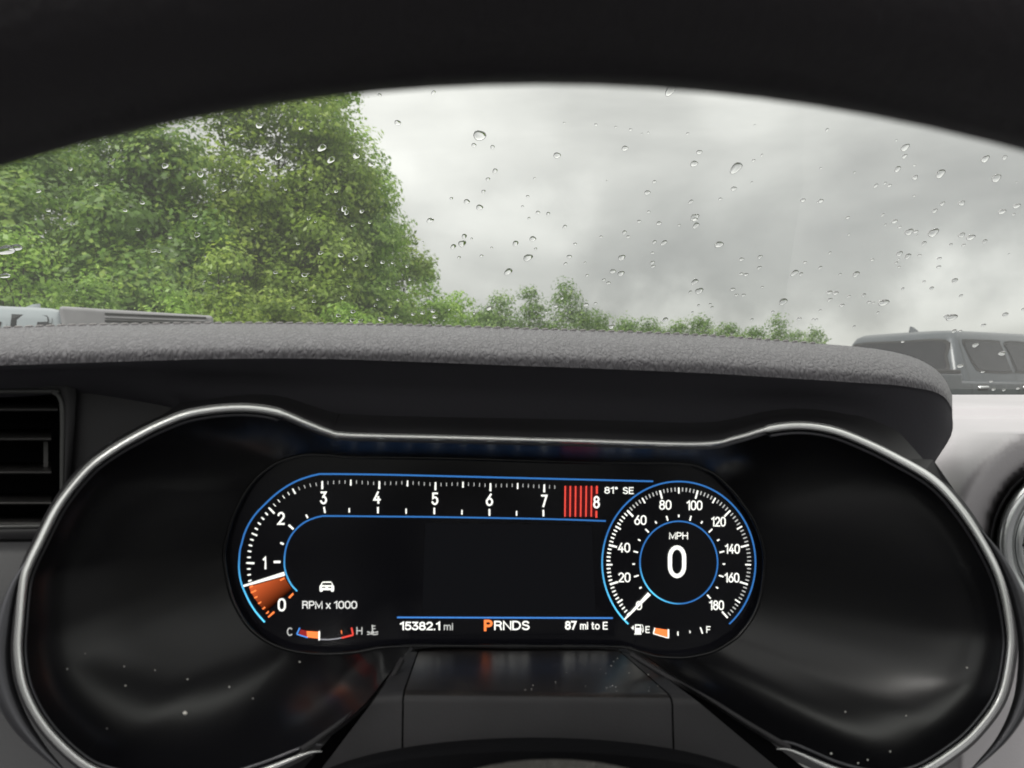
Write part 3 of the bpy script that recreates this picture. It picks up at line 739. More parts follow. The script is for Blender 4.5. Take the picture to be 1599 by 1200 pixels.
# left panel around the side vent
def left_panel():
    rows = []
    for py in range(560, 1260, 10):
        r = []
        for px in list(range(100, 640, 9)):
            r.append(P(px, py, plane_depth(px, .345) - .006*(py-600)/300))
        rows.append(r)
    # only where it lies outside the bezel
    def inside(p):
        x = 799.5 + p.x/p.y*F; y = 600 - (p.z-CZ)/p.y*F; c_ = False; q = ringpx
        for a, b in zip(q, q[1:] + q[:1]):
            if (a.y > y) != (b.y > y) and x < (b.x-a.x)*(y-a.y)/(b.y-a.y) + a.x: c_ = not c_
        return c_
    V = [p for r in rows for p in r]; nc = len(rows[0]); ins = [inside(p) for p in V]; Fc = []
    for i in range(len(rows)-1):
        for j in range(nc-1):
            q = (i*nc+j, i*nc+j+1, (i+1)*nc+j+1, (i+1)*nc+j)
            if not any(ins[k] for k in q): Fc.append(q)
    mesh('side_panel', V, Fc, M_PANEL, dash)
    rows = []
    for (py, dY) in ((842, .0), (848, -.008), (870, -.012), (1000, -.016), (1250, -.03)):
        rows.append([P(px, py, plane_depth(px, .345) + dY) for px in range(-400, 122, 20)])
    grid('knee_panel', rows, mat('grey_knee_plastic', (.07, .07, .075), .5, bump=(1200, .0002, .4)), dash)
    rows = []
    for py in (560, 575, 592): rows.append([P(px, py, plane_depth(px, .345) ) for px in range(-400, 130, 26)])
    grid('vent_header', rows, M_PANEL, dash)
left_panel()
# bright arcs of trim hugging the bezel low on both sides
pth = cr([Vector(p + (0,)) for p in ((52,862),(22,915),(6,975),(0,1030),(8,1080),(32,1130),(66,1172),(110,1215))], 8)
tube('trim_arc', [P(p.x, p.y, ring_Y(p.x, p.y)+.006) for p in pth], .0030, .003, M_TRIM, dash, taper=lambda t: .05+1.1*math.sin(math.pi*min(1, max(0, t))))
pth = cr([Vector(p + (0,)) for p in ((1530,826),(1562,872),(1588,930),(1604,1000),(1603,1060),(1590,1110),(1560,1160),(1510,1210))], 8)
tube('trim_arc', [P(p.x, p.y, ring_Y(p.x, p.y)+.006) for p in pth], .0030, .003, M_TRIM, dash, taper=lambda t: .05+1.1*math.sin(math.pi*min(1, max(0, t))))
# side wedge at the foot of the brow's right end
v = [P(1395, 716, .335), P(1457, 718, .345), P(1492, 768, .35), P(1485, 782, .35), P(1440, 742, .325)]
mesh('corner_filler', v, [(0,1,2,3,4)], M_PANEL, dash, smooth=False)

# ------------------------------------------------------------------ left air vent
vent = empty('air_vent', P(40, 720, .35), label='black side air vent with horizontal slats left of the dials', cat='air vent')
def left_vent():
    def fr(px, py, d=0): return P(px, py, plane_depth(px, .343) - .006*(py-600)/300 + d)
    # frame: rounded inner opening swept with a bevelled lip
    inner = cr([Vector(p + (0,)) for p in ((-300,614),(60,611),(84,613),(94,622),(98,645),(98,720),(97,800),(90,818),(60,822),(-300,826))], 6)
    outer = cr([Vector(p + (0,)) for p in ((-300,594),(60,592),(112,592),(118,593),(118,640),(112,720),(104,800),(104,838),(60,842),(-300,846))], 6)
    rows = [[fr(p.x, p.y, -.001) for p in outer], [fr(a.x*.5+b.x*.5, a.y*.5+b.y*.5, -.003) for a, b in zip(inner, outer)], [fr(p.x, p.y, -.002) for p in inner], [fr(p.x, p.y, .003) for p in inner], [fr(p.x-4, p.y, .04) for p in inner]]
    grid('vent_frame', rows, M_PANEL, vent)
    tube('vent_lip', [fr(p.x, p.y, -.002) for p in inner], .0011, .0011, mat('lip_plastic', (.06, .06, .06), .35), vent, seg=8)
    mesh('duct_back', [fr(-300, 600, .04), fr(100, 600, .04), fr(100, 830, .04), fr(-300, 830, .04)], [(0,1,2,3)], M_DARK, vent)
    sm = mat('slat_plastic', (.045, .043, .043), .4, spec=.5)
    for (y, x1) in ((640, 90), (686, 82), (738, 82), (786, 81), (818, 74)):
        rows = []
        for px in range(-300, x1+1, 10) if True else []:
            rows.append([fr(px, y-16, .022), fr(px, y-3, .004), fr(px, y-1, .001), fr(px, y+1, .001), fr(px, y+2.5, .003), fr(px, y-6, .022)])
        grid('slat', rows, sm, vent, closed_u=True)
    mesh('slat_link', [fr(68, 690, .012), fr(75, 690, .012), fr(75, 735, .012), fr(68, 735, .012)], [(0,1,2,3)], sm, vent)
left_vent()

# ------------------------------------------------------------------ round vent, right
rv = empty('round_air_vent', P(1690, 860, .42), label='round bright rimmed air vent cut by the right edge', cat='air vent')
def round_vent():
    c = Vector((1690, 852)); Y = .415
    def el(rx, ry, d): return [P(c.x + rx*math.cos(2*math.pi*k/72), c.y + ry*math.sin(2*math.pi*k/72), Y + d) for k in range(72)]
    grid('vent_recess', [el(144, 141, -.016), el(140, 138, -.012), el(138, 136, -.004), el(135, 133, .012)], M_PANEL, rv, closed_u=True)
    grid('vent_rim', [el(137, 135, .0), el(134, 132, -.012), el(128, 126, -.018), el(115, 113, -.019), el(106, 104, -.012), el(103, 101, .01)], M_SILVER, rv, closed_u=True)
    grid('vent_inner_ring', [el(104, 102, -.008), el(97, 95, -.010), el(88, 86, .012)], M_SILVER, rv, closed_u=True)
    mesh('duct_back', el(104, 102, .02), [tuple(range(72))], M_DARK, rv)
    for k in range(5):
        y = c.y - 70 + k*35; h = math.sqrt(max(0, 90**2 - (y-c.y)**2)) ; rows = []
        for px in np.linspace(c.x-h, c.x+h, 10):
            rows.append([P(px, y-5, Y+.01), P(px, y, Y-.004), P(px, y+3, Y-.004), P(px, y+2, Y+.01)])
        grid('slat', rows, M_PANEL, rv, closed_u=True)
round_vent()

# ------------------------------------------------------------------ instrument cluster
clu = empty('instrument_cluster', P(800, 1010, .34), label='double dial instrument cluster with a bright bezel and a lit digital screen', cat='instrument cluster')
def housing():
    rows = []
    for k in range(13):
        t = k/12; r = []
        for a, b in zip(ringpx, disppx):
            p = a.lerp(b, t)
            bul = math.sin(math.pi*t)
            wide = min(1, (a-b).length/250)
            Ya = ring_Y(a.x, a.y) + .003; Yb = disp_Y(b.x, b.y) - .004
            # the lobes dive first then level out
            tt = t**(1 - .35*wide)
            r.append(P(p.x, p.y, Ya + (Yb-Ya)*tt))
        rows.append(r)
    grid('dial_housing', rows, M_HOUSING, clu, closed_u=True)
    # lip round the screen opening, then the screen glass
    pts = [P(p.x, p.y, disp_Y(p.x, p.y)-.004) for p in disppx]
    tube('screen_lip', pts, .0009, .0009, M_HOUSING, clu, closed=True, seg=8)
    big = offset(disppx, 6)
    o = mesh('display_screen', [P(p.x, p.y, disp_Y(p.x, p.y)) for p in big], [tuple(range(len(big)))], M_SCREEN, clu, smooth=False)
    return o
screen = housing()
# bezel: from the left tip round the top to the right tip
i0 = next(i for i, (a, b) in enumerate(RING) if a == (461, 1180)); i1 = next(i for i, (a, b) in enumerate(RING) if a == (1238, 1174))
seq = RING[i0:] + RING[:i1+1]
bz = cr([Vector((503,1174,0)), Vector((478,1177,0))] + [Vector((*a, 0)) for a, b in seq[1:-1]] + [Vector((1238,1173,0)), Vector((1212,1170,0))], 8)
def bz_pt(p, d=0, o=0): return P(p.x, p.y, ring_Y(p.x, p.y) + d)
wv = lambda t: .12 + .88*min(1, min(t, 1-t)*14)
def prof_bezel():
    """flat-topped bright band with a rolled inner edge"""
    pth = [bz_pt(p) for p in bz]; n = len(pth); rows = []
    for i in range(n):
        p2 = bz[i]; t = (bz[min(i+1, n-1)] - bz[max(i-1, 0)]).normalized(); nv = Vector((t.y, -t.x, 0))
        # narrower along the top, fuller on the lobes
        top = max(0, 1 - abs(p2.y-690)/70) if 440 < p2.x < 1200 else 0
        w = (6.9 if p2.x < 799 else 6.3)*(1 - .42*top)*wv(i/(n-1))
        row = []
        for (o, d) in ((1.1, .004), (1.06, .0010), (.85, -.0004), (.4, -.0015), (-.1, -.0019), (-.6, -.0013), (-.95, .0004), (-1.0, .004)):
            q = p2 + nv*o*w; row.append(P(q.x, q.y, ring_Y(q.x, q.y) + d))
        rows.append(row)
    grid('bezel', rows, M_CHROME, clu)
    rows = []
    for i in range(n):
        p2 = bz[i]; t = (bz[min(i+1, n-1)] - bz[max(i-1, 0)]).normalized(); nv = Vector((t.y, -t.x, 0)); row = []
        w = 1 if not (440 < p2.x < 1200 and p2.y < 760) else .3
        for (o, d) in ((-8.5, .004), (-10.5*w-1, .0025), (-12.5*w-1, .004)):
            q = p2 + nv*o; row.append(P(q.x, q.y, ring_Y(q.x, q.y) + d))
        rows.append(row)
    grid('bezel_inner_line', rows, M_TRIM, clu)
prof_bezel()
# centre hump under the screen
def hump():
    def surf(name, back, front, foot, m, n=14):
        """three control rows -> rounded step"""
        rows = []
        for k in range(n+1):
            t = k/n
            b = back[0].lerp(back[1], t); f = front[0].lerp(front[1], t); g = foot[0].lerp(foot[1], t)
            e1 = f + (b-f)*.07; e2 = f + (g-f)*.09
            e1 = f.lerp(b, .09); e2 = f.lerp(g, .10)
            rr = [b, b.lerp(f, .5), e1]
            for q in range(1, 6):
                s = q/6; rr.append(e1*(1-s)**2 + f*2*s*(1-s) + e2*s*s)
            rr += [e2, e2.lerp(g, .5), g]
            rows.append(rr)
        o = grid(name, rows, m, clu)
        if m is M_DUSTY:
            o.data.materials.append(M_PANEL); w = len(rows[0]) - 1
            for f in o.data.polygons:
                if f.index % w > 4: f.material_index = 1
        return o
    surf('cap_backing', (P(620,1018,.358), P(1000,1019,.363)), (P(560,1100,.302), P(1125,1100,.312)), (P(440,1240,.298), P(1310,1240,.312)), M_DARK)
    surf('centre_cap', (P(656,1012,.352), P(962,1013,.357)), (P(631,1084,.292), P(1048,1089,.300)), (P(629,1230,.283), P(1052,1230,.29)), M_DUSTY)
    surf('cap_cheek', (P(640,1011,.350), P(654,1012,.352)), (P(588,1088,.290), P(628,1084,.292)), (P(480,1230,.283), P(626,1230,.283)), M_PANEL)
    surf('cap_cheek', (P(964,1013,.357), P(978,1014,.357)), (P(1051,1089,.300), P(1085,1092,.300)), (P(1055,1230,.29), P(1250,1230,.295)), M_PANEL)
    # narrow rolled edges where the dial bowls meet the hump
    l = cr([Vector(p + (0,)) for p in ((628,1030),(606,1066),(568,1102),(520,1138),(470,1172))], 6)
    tube('bowl_edge', [P(p.x, p.y, plane_depth(p.x, .325) - .036*min(1, (p.y-1030)/142)) for p in l], .0012, .0012, M_PANEL, clu, seg=8)
    l = cr([Vector(p + (0,)) for p in ((985,1022),(1050,1062),(1112,1096),(1170,1132),(1232,1168))], 6)
    tube('bowl_edge', [P(p.x, p.y, plane_depth(p.x, .325) - .036*min(1, (p.y-1022)/142)) for p in l], .0012, .0012, M_PANEL, clu, seg=8)
hump()

# ------------------------------------------------------------------ what the screen shows
def emis(name, col, s=1.0, attr=False):
    m = bpy.data.materials.new(name); m.use_nodes = True; t = m.node_tree; t.nodes.clear()
    o = N(t, 'ShaderNodeOutputMaterial'); e = N(t, 'ShaderNodeEmission'); e.inputs[0].default_value = (*col, 1); e.inputs[1].default_value = s
    if attr:
        a = N(t, 'ShaderNodeVertexColor', layer_name='glow'); t.links.new(a.outputs[0], e.inputs[0])
    t.links.new(e.outputs[0], o.inputs[0]); return m
E_W = emis('lit_white', (.95, .95, .88), .95); E_DW = emis('lit_grey', (.5, .5, .48), .8); E_R = emis('lit_red', (.75, .07, .05), .9)
E_O = emis('lit_orange', (1, .23, .06), .95); E_A = emis('lit_glow', (1, 1, 1), 1.0, attr=True); E_B = emis('lit_blue', (.05, .22, .62), .9)
E_BG = emis('unlit_black', (.006, .006, .009), 1)
layer = [0]
def Q(x, y, d=.0006): return P(x, y, disp_Y(x, y) - d)
def flat(name, polys, m, d=.0006):
    V, Fc = [], []
    for poly in polys:
        s = len(V); V += [Q(x, y, d) for x, y in poly]; Fc.append(tuple(range(s, s+len(poly))))
    return mesh(name, V, Fc, m, screen, smooth=False)
def bar(x0, y0, x1, y1, w, w2=None):
    dx, dy = x1-x0, y1-y0; l = math.hypot(dx, dy); nx, ny = -dy/l, dx/l; w2 = w2 or w
    return [(x0+nx*w/2, y0+ny*w/2), (x1+nx*w2/2, y1+ny*w2/2), (x1-nx*w2/2, y1-ny*w2/2), (x0-nx*w/2, y0-ny*w/2)]
def line(name, pts, w, cols, d=.0006):
    """ribbon with colour running along it"""
    V, Fc, cl = [], [], []; n = len(pts)
    for i, (x, y) in enumerate(pts):
        a, b = pts[max(i-1, 0)], pts[min(i+1, n-1)]; dx, dy = b[0]-a[0], b[1]-a[1]; l = math.hypot(dx, dy) or 1
        nx, ny = -dy/l*w/2, dx/l*w/2; V += [Q(x+nx, y+ny, d), Q(x-nx, y-ny, d)]; c = cols(i/(n-1), x, y); cl += [c, c]
    for i in range(n-1): Fc.append((2*i, 2*i+1, 2*i+3, 2*i+2))
    o = mesh(name, V, Fc, E_A, screen, smooth=False)
    ca = o.data.color_attributes.new('glow', 'FLOAT_COLOR', 'POINT')
    for i, c in enumerate(cl): ca.data[i].color = (*c, 1)
    return o
def arc(cx, cy, rx, ry, a0, a1, n=9):
    return [(cx + rx*math.cos(math.radians(a0 + (a1-a0)*k/n)), cy + ry*math.sin(math.radians(a0 + (a1-a0)*k/n))) for k in range(n+1)]
def oval(w, h):                                  # tall rounded oval as one closed stroke
    r = w/2; q = min(r*1.25, h/2); return arc(r, h-q, r, q, 180, 0, 10) + arc(r, q, r, q, 0, -180, 10) + [(0, h-q)]
# every character: width, strokes on a unit cap height
GL = {
 '0': (.56, [oval(.56, 1)]),
 '1': (.30, [[(0, .80), (.10, .86), (.26, 1), (.26, 0)]]),
 '2': (.54, [arc(.27, .73, .26, .27, 165, -20, 10) + [(.46, .52), (.0, 0), (.54, 0)]]),
 '3': (.53, [[(.03, 1), (.48, 1), (.22, .60)] + arc(.25, .30, .28, .30, 80, -160, 12)]),
 '4': (.58, [[(.38, 1), (0, .30), (.58, .30)], [(.42, .56), (.42, 0)]]),
 '5': (.53, [[(.49, 1), (.08, 1), (.05, .55)] + arc(.25, .32, .28, .32, 120, -155, 12)]),
 '6': (.55, [[(.42, 1), (.08, .50)] + arc(.275, .31, .275, .31, 160, -200, 16)]),
 '7': (.52, [[(0, 1), (.52, 1), (.16, 0)]]),
 '8': (.55, [arc(.275, .765, .23, .235, 270, -90, 16), arc(.275, .275, .275, .275, 90, -270, 16)]),
 '.': (.08, [[(.04, 0), (.04, .03)]]), '\u00b0': (.26, [arc(.13, .86, .12, .13, 0, 360, 12)]), ' ': (.22, []),
 'R': (.58, [[(0, 0), (0, 1), (.32, 1)] + arc(.32, .76, .23, .24, 90, -90, 8) + [(0, .52)], [(.32, .50), (.48, .38), (.55, 0)]]),
 'P': (.54, [[(0, 0), (0, 1), (.30, 1)] + arc(.30, .73, .24, .27, 90, -90, 8) + [(0, .46)]]),
 'M': (.74, [[(0, 0), (0, 1), (.37, .12), (.74, 1), (.74, 0)]]), 'N': (.62, [[(0, 0), (0, 1), (.62, 0), (.62, 1)]]),
 'D': (.64, [[(0, 0), (0, 1), (.26, 1)] + arc(.26, .5, .38, .5, 90, -90, 12) + [(0, 0)]]),
 'S': (.58, [arc(.28, .755, .25, .245, 20, 215, 9) + [(.30, .51)] + arc(.29, .255, .28, .255, 60, -160, 11)]),
 'C': (.60, [arc(.32, .5, .32, .5, 48, 312, 16)]), 'H': (.60, [[(0, 0), (0, 1)], [(.60, 0), (.60, 1)], [(0, .52), (.60, .52)]]),
 'E': (.50, [[(.50, 0), (0, 0), (0, 1), (.49, 1)], [(0, .52), (.45, .52)]]), 'F': (.48, [[(0, 0), (0, 1), (.48, 1)], [(0, .50), (.42, .50)]]),
 'x': (.42, [[(0, .70), (.42, 0)], [(.42, .70), (0, 0)]]),
 'm': (.66, [[(0, 0), (0, .70)], [(0, .42)] + arc(.165, .50, .165, .20, 170, 0, 7) + [(.33, 0)], [(.33, .42)] + arc(.495, .50, .165, .20, 170, 0, 7) + [(.66, 0)]]),
 'i': (.06, [[(.03, 0), (.03, .70)], [(.03, .90), (.03, .96)]]),
 't': (.26, [[(.10, .95), (.10, .14), (.15, .03), (.26, .02)], [(0, .70), (.25, .70)]]),
 'o': (.50, [arc(.25, .35, .25, .35, 0, 360, 16)]),
}
def text(name, s, x0, x1, base, cap, m, bold=0.0, slant=0, d=.0007, track=.20):
    """lettering that spans x0..x1 with its baseline on row base and capitals cap high, drawn as pen strokes"""
    w = .115 + bold*3.2; pos = []; x = 0
    for ch in s: pos.append(x); x += GL[ch][0] + track*(.55 if ch in ' ' else 1)
    total_w = x - track or 1; V, Fc = [], []
    total_w = max(total_w, .001); sx = (x1 - x0 - w*cap)/total_w if len(s) > 1 or s != '1' else (x1-x0-w*cap)/.30
    px_w = w*cap/2; z = 0
    for ch, ox in zip(s, pos):
        for st in GL[ch][1]:
            pts = [Vector((x0 + px_w + (ox + p[0])*sx, base - px_w - p[1]*(cap - 2*px_w))) for p in st]
            closed = (pts[0]-pts[-1]).length < .01; n = len(pts); st_i = len(V); z += 1
            if not closed:                                       # square ends reach half a pen further
                pts[0] = pts[0] + (pts[0]-pts[1]).normalized()*px_w*.9; pts[-1] = pts[-1] + (pts[-1]-pts[-2]).normalized()*px_w*.9
            for i in range(n):
                if closed: a, b, c_ = pts[i-1 if i else n-2], pts[i], pts[i+1 if i < n-1 else 1]
                else: a, b, c_ = pts[max(i-1, 0)], pts[i], pts[min(i+1, n-1)]
                d1 = (b-a).normalized() if (b-a).length > 1e-6 else (c_-b).normalized(); d2 = (c_-b).normalized() if (c_-b).length > 1e-6 else d1
                n1 = Vector((-d1.y, d1.x)); n2 = Vector((-d2.y, d2.x)); k = n1 + n2
                k = k/max(k.length_squared/2, .38) if k.length > .05 else n1
                V += [Q(b.x + k.x*px_w, b.y + k.y*px_w, d + z*2e-6), Q(b.x - k.x*px_w, b.y - k.y*px_w, d + z*2e-6)]
            for i in range(n-1): Fc.append((st_i+2*i, st_i+2*i+1, st_i+2*i+3, st_i+2*i+2))
    return mesh(name, V, Fc, m, screen, smooth=False)
def k1(x, y): return (360 + x/3.75, 700 + y/3.75)
def k2(x, y): return (600 + x/3.75, 700 + y/3.75)
def k3(x, y): return (900 + x/4, 720 + y/4)
BL = (.03, .13, .36); CY = (.12, .62, .95)
def bluecol(t, x, y):
    f = max(0, min(1, (y-860)/110)) ; return tuple(a+(b-a)*f for a, b in zip(BL, CY))
# tachometer lines
outer = [k1(*p) for p in ((200,1020),(148,960),(110,900),(78,832),(60,780),(50,715),(50,660),(55,600),(65,560),(82,500),(110,440),(150,382),(200,330),(260,274),(320,230),(385,194),(450,170),(505,156),(560,152),(900,156),(1275,165))] + [(860, 748), (1020, 752)]
o2 = [(p.x, p.y) for p in cr([Vector((*p, 0)) for p in outer], 5)]
line('tachometer_outline', o2, 2.6, bluecol)
inner = [k1(*p) for p in ((390,838),(360,806),(338,768),(322,725),(315,680),(318,620),(328,573),(345,530),(368,494),(400,460),(442,430),(490,410),(530,400),(580,398),(900,401),(1275,405))] + [(860, 811), (946, 814)]
i2 = [(p.x, p.y) for p in cr([Vector((*p, 0)) for p in inner], 5)]
line('tachometer_inner_line', i2, 2.4, bluecol)
line('status_line', [(620,964.5),(957,965.5)], 2.4, lambda t, x, y: (.05, .18, .5))
# tachometer ticks: centre positions at each half thousand
TK = [k1(238,975),k1(140,838),k1(116,674),k1(145,508),k1(240,366),k1(374,258),k1(537,217),k1(704,208),k1(871,217),k1(1036,213),k1(1200,223),k2(461,220),k2(622,229),k2(781,228),k2(937,236),k2(1090,240),k2(1245,245)]
TT = cr([Vector((*p, 0)) for p in TK], 5)
def closest_dir(p, path):
    best = None
    for a, b in zip(path, path[1:]):
        ab = Vector((b[0]-a[0], b[1]-a[1])); ap = Vector((p[0]-a[0], p[1]-a[1])); t = max(0, min(1, ap.dot(ab)/max(ab.dot(ab), 1e-9)))
        q = Vector((a[0], a[1])) + ab*t - Vector((p[0], p[1]))
        if best is None or q.length < best.length: best = q
    return Vector((best.x, best.y, 0)).normalized()
for i, p in enumerate(TT):
    if i > 76: break
    if 75 < i < 80: continue
    dv = closest_dir((p.x, p.y), o2); big = i % 10 == 0; mid = i % 5 == 0 and not big
    L_ = 6.2 if big else (4.6 if mid else 2.7); w = 3.0 if big else (2.4 if mid else (2.4 if i < 20 else 1.2))
    c = p + dv*(0 if big else (1.5 if mid else 2.6))
    if i > 72: continue
    m = E_O if i < 7 else (E_W if (big or mid or i < 26) else E_DW)
    flat('tick_mark', [bar(c.x-dv.x*L_, c.y-dv.y*L_, c.x+dv.x*L_, c.y+dv.y*L_, w, w*.8)], m)
for (a, b, cc, d, w, m, k) in [(367,852,342,878,3,E_O,k1),(315,762,290,775,2.4,E_O,k1),(292,667,253,667,3.6,E_W,k1),(311,563,292,555,3,E_W,k1),(368,475,340,450,3,E_W,k1),(452,410,442,390,2.4,E_W,k1),
    (553,380,547,345,2.6,E_W,k1),(695,378,695,352,2.0,E_W,k1),(863,382,863,345,2.6,E_W,k1),(1028,385,1028,355,2.0,E_W,k1),(1193,387,1193,350,2.6,E_W,k1),(455,390,455,362,2.0,E_W,k2),(616,397,616,357,2.6,E_W,k2),(775,397,775,368,2.0,E_W,k2),(932,400,932,362,2.6,E_W,k2),(1242,408,1242,368,3,E_R,k2),(1245,268,1245,222,3,E_R,k2)]:
    p, q = k(a, b), k(cc, d); flat('tick_mark', [bar(*p, *q, w)], m)
for x in (1060, 1090, 1121, 1152, 1183, 1214):
    p, q = k2(x, 222), k2(x-2, 402); flat('redline_mark', [bar(*p, *q, 2.3)], E_R)
flat('redline_zone', [[k2(1056,222), k2(1246,226), k2(1244,404), k2(1053,400)]], emis('redline_dim', (.045, .006, .007), .9), .0003)
for s, (cx, cy), h, w in (('0', k1(300,918), 20.5, 12.5), ('1', k1(200,672), 20, 6), ('2', k1(296,412), 20, 11.5), ('3', k1(545,292), 20, 10.5), ('4', k1(858,290), 19.5, 11.5), ('5', k1(1197,297), 19.5, 10.5), ('6', k2(616,303), 19.5, 11.2), ('7', k2(937,310), 19.5, 10), ('8', k2(1243,317), 19.5, 10.5)):
    text('numeral', s, cx-w/2, cx+w/2, cy+h/2, h, E_W, .008)
# tachometer needle and its orange trail
def trail():
    A = [k1(108,812), k1(118,842), k1(140,878), k1(168,918), k1(205,962)]; B = [k1(318,752), k1(330,782), k1(345,802), k1(355,818), k1(362,830)]
    V, Fc, cl = [], [], []; m = 9
    for i in range(5):
        for j in range(m):
            s = j/(m-1); x = A[i][0]+(B[i][0]-A[i][0])*s; y = A[i][1]+(B[i][1]-A[i][1])*s
            V.append(Q(x, y, .0004)); f = (1-i/4)**.9*(.9-.55*s); cl.append((.62*f, .11*f, .03*f))
    for i in range(4):
        for j in range(m-1): Fc.append((i*m+j, i*m+j+1, (i+1)*m+j+1, (i+1)*m+j))
    o = mesh('needle_trail', V, Fc, E_A, screen, smooth=False); ca = o.data.color_attributes.new('glow', 'FLOAT_COLOR', 'POINT')
    for i, c in enumerate(cl): ca.data[i].color = (*c, 1)
trail()
flat('centre_panel', [[(664,817),(924,820),(930,958),(659,957)]], emis('backlight_bleed', (.0042, .0043, .005), 1), .0002)
flat('needle', [bar(*k1(75,808), *k1(316,736), 3.0, 6.0)], E_W, .0009)
text('lettering', 'RPM x 1000', 472, 557.5, 951, 12.2, emis('lit_soft', (.75,.75,.72), .9), .006)
text('lettering', 'C', k1(330,0)[0], k1(364,0)[0], k1(0,1100)[1], 13, E_DW, .006); text('lettering', 'H', k1(737,0)[0], k1(772,0)[0], k1(0,1093)[1], 12, E_DW, .006)
# coolant bar
E_DB = emis('lit_blue_bracket', (.08, .30, .8), .8)
flat('coolant_bracket', [bar(*k1(388,1090), *k1(405,1053), 2), bar(*k1(388,1090), *k1(452,1110), 2)], E_DB, .0008)
flat('coolant_fill', [[k1(445,1072), k1(515,1076), k1(515,1116), k1(448,1108)]], E_O)
flat('coolant_fill', [[k1(410,1062), k1(445,1070), k1(448,1108), k1(398,1092)]], emis('lit_maroon', (.25, .02, .02), .9))
flat('coolant_pointer', [bar(*k1(519,1072), *k1(519,1126), 2.6)], E_W, .0009)
line('coolant_arc', [k1(522,1120), k1(570,1122), k1(620,1117), k1(650,1111)], 1.5, lambda t, x, y: (.3, .3, .32))
flat('coolant_bracket', [bar(*k1(650,1112), *k1(718,1094), 2.6), bar(*k1(718,1094), *k1(708,1052), 2.4)], E_R, .0008)
flat('coolant_mark', [bar(*k1(652,1088), *k1(648,1068), 1.4)], E_O)
flat('coolant_symbol', [bar(*k1(830,1036), *k1(832,1082), 2.0), bar(*k1(832,1042), *k1(848,1042), 1.4), bar(*k1(832,1058), *k1(848,1058), 1.4), bar(*k1(800,1076), *k1(818,1080), 1.8), bar(*k1(845,1080), *k1(864,1076), 1.8),
    bar(*k1(800,1092), *k1(820,1088), 1.6), bar(*k1(820,1088), *k1(842,1093), 1.6), bar(*k1(842,1093), *k1(864,1088), 1.6), [k1(822,1074), k1(842,1074), k1(842,1086), k1(822,1086)]], E_DW)
# little car symbol: roof, body, lamp and window gaps
flat('car_symbol', [[k1(540,782), k1(588,782), k1(594,789), k1(534,789)], [k1(533,789), k1(539,789), k1(534,803), k1(528,803)], [k1(589,789), k1(595,789), k1(600,803), k1(594,803)],
    [k1(524,803), k1(603,803), k1(606,812), k1(521,812)], [k1(521,812), k1(536,812), k1(536,820), k1(521,820)], [k1(556,812), k1(571,812), k1(571,820), k1(556,820)], [k1(590,812), k1(606,812), k1(606,820), k1(590,820)],
    [k1(521,820), k1(606,820), k1(606,832), k1(521,832)], [k1(522,832), k1(540,832), k1(538,841), k1(524,841)], [k1(587,832), k1(605,832), k1(603,841), k1(589,841)]], E_W)
# status row
text('lettering', '15382.1', k2(92,0)[0], k2(329,0)[0], k2(0,1067)[1], 13.2, E_W, .018); text('lettering', 'mi', k2(349,0)[0], k2(404,0)[0], k2(0,1067)[1], 11.5, E_DW, .008)
text('lettering', 'P', k2(584,0)[0], k2(635,0)[0], k2(0,1073)[1], 18, E_O, .03); text('lettering', 'RNDS', k2(644,0)[0], k2(852,0)[0], k2(0,1066)[1], 14.4, E_W, .012)
text('lettering', '87', k2(1058,0)[0], k2(1126,0)[0], k2(0,1064)[1], 13.6, E_W, .02); text('lettering', 'mi to E', k2(1147,0)[0], k2(1309,0)[0], k2(0,1063)[1], 12, E_W, .006)
text('lettering', '81\u00b0', k3(175,0)[0], k3(259,0)[0], k3(0,205)[1], 10.6, E_W, .008); text('lettering', 'SE', k3(290,0)[0], k3(358,0)[0], k3(0,207)[1], 10.6, E_W, .008)
# speedometer
SX, SY = k3(640, 637)
def sp(v, rx, ry):
    a = math.radians(90 + (90-v)*1.525); return (SX + rx*math.cos(a), SY - ry*math.sin(a))
line('speedometer_outline', [sp(v, 119.7, 127) for v in np.linspace(-1, 181, 120)], 2.4, lambda t, x, y: tuple(a+(b-a)*max(0, 1-t*4) for a, b in zip(BL, CY)))
circ = [(SX + 60.6*math.cos(a), SY - .5 - 64.4*math.sin(a)) for a in np.linspace(0, 2*math.pi, 90)]
def cc(t, x, y):
    d = math.hypot(x-(SX-40), y-(SY+46)); f = max(0, 1-d/50); return tuple(a+(b-a)*f for a, b in zip(BL, CY))
line('speed_readout_ring', circ, 2.2, cc)
for v in range(2, 181, 2):
    big = v % 20 == 0; mid = v % 10 == 0 and not big
    a, b = ((.93, 1.05) if big else ((.97, 1.055) if mid else (1.0, 1.055)))
    w = 2.6 if big else (2.2 if mid else 1.7)
    if v < 70: w *= 1.15
    flat('tick_mark', [bar(*sp(v, 107*a, 111.5*a), *sp(v, 107*b, 111.5*b), w)], E_W if (big or mid or v < 60) else E_DW)
for v in range(10, 181, 10):
    big = v % 20 == 0; a, b = (65.5, 73) if big else (68.5, 72.5)
    flat('tick_mark', [bar(*sp(v, a, a*1.04), *sp(v, b, b*1.04), 2.2)], E_W)
for s, (x, y), w in (('20', (300,728), 76), ('40', (298,542), 76), ('60', (400,370), 76), ('80', (556,275), 76), ('100', (738,278), 98), ('120', (888,380), 90), ('140', (975,550), 92), ('160', (972,730), 92), ('180', (876,902), 92)):
    cx, cy = k3(x, y); text('numeral', s, cx-w/8, cx+w/8, cy+7.6, 15.2, E_W, .004)
text('numeral', '0', *[k3(x, 0)[0] for x in (372, 410)], k3(0,932)[1], 14, E_W, .004)
text('lettering', 'MPH', k3(580,0)[0], k3(697,0)[0], k3(0,490)[1], 11, E_W, .004)
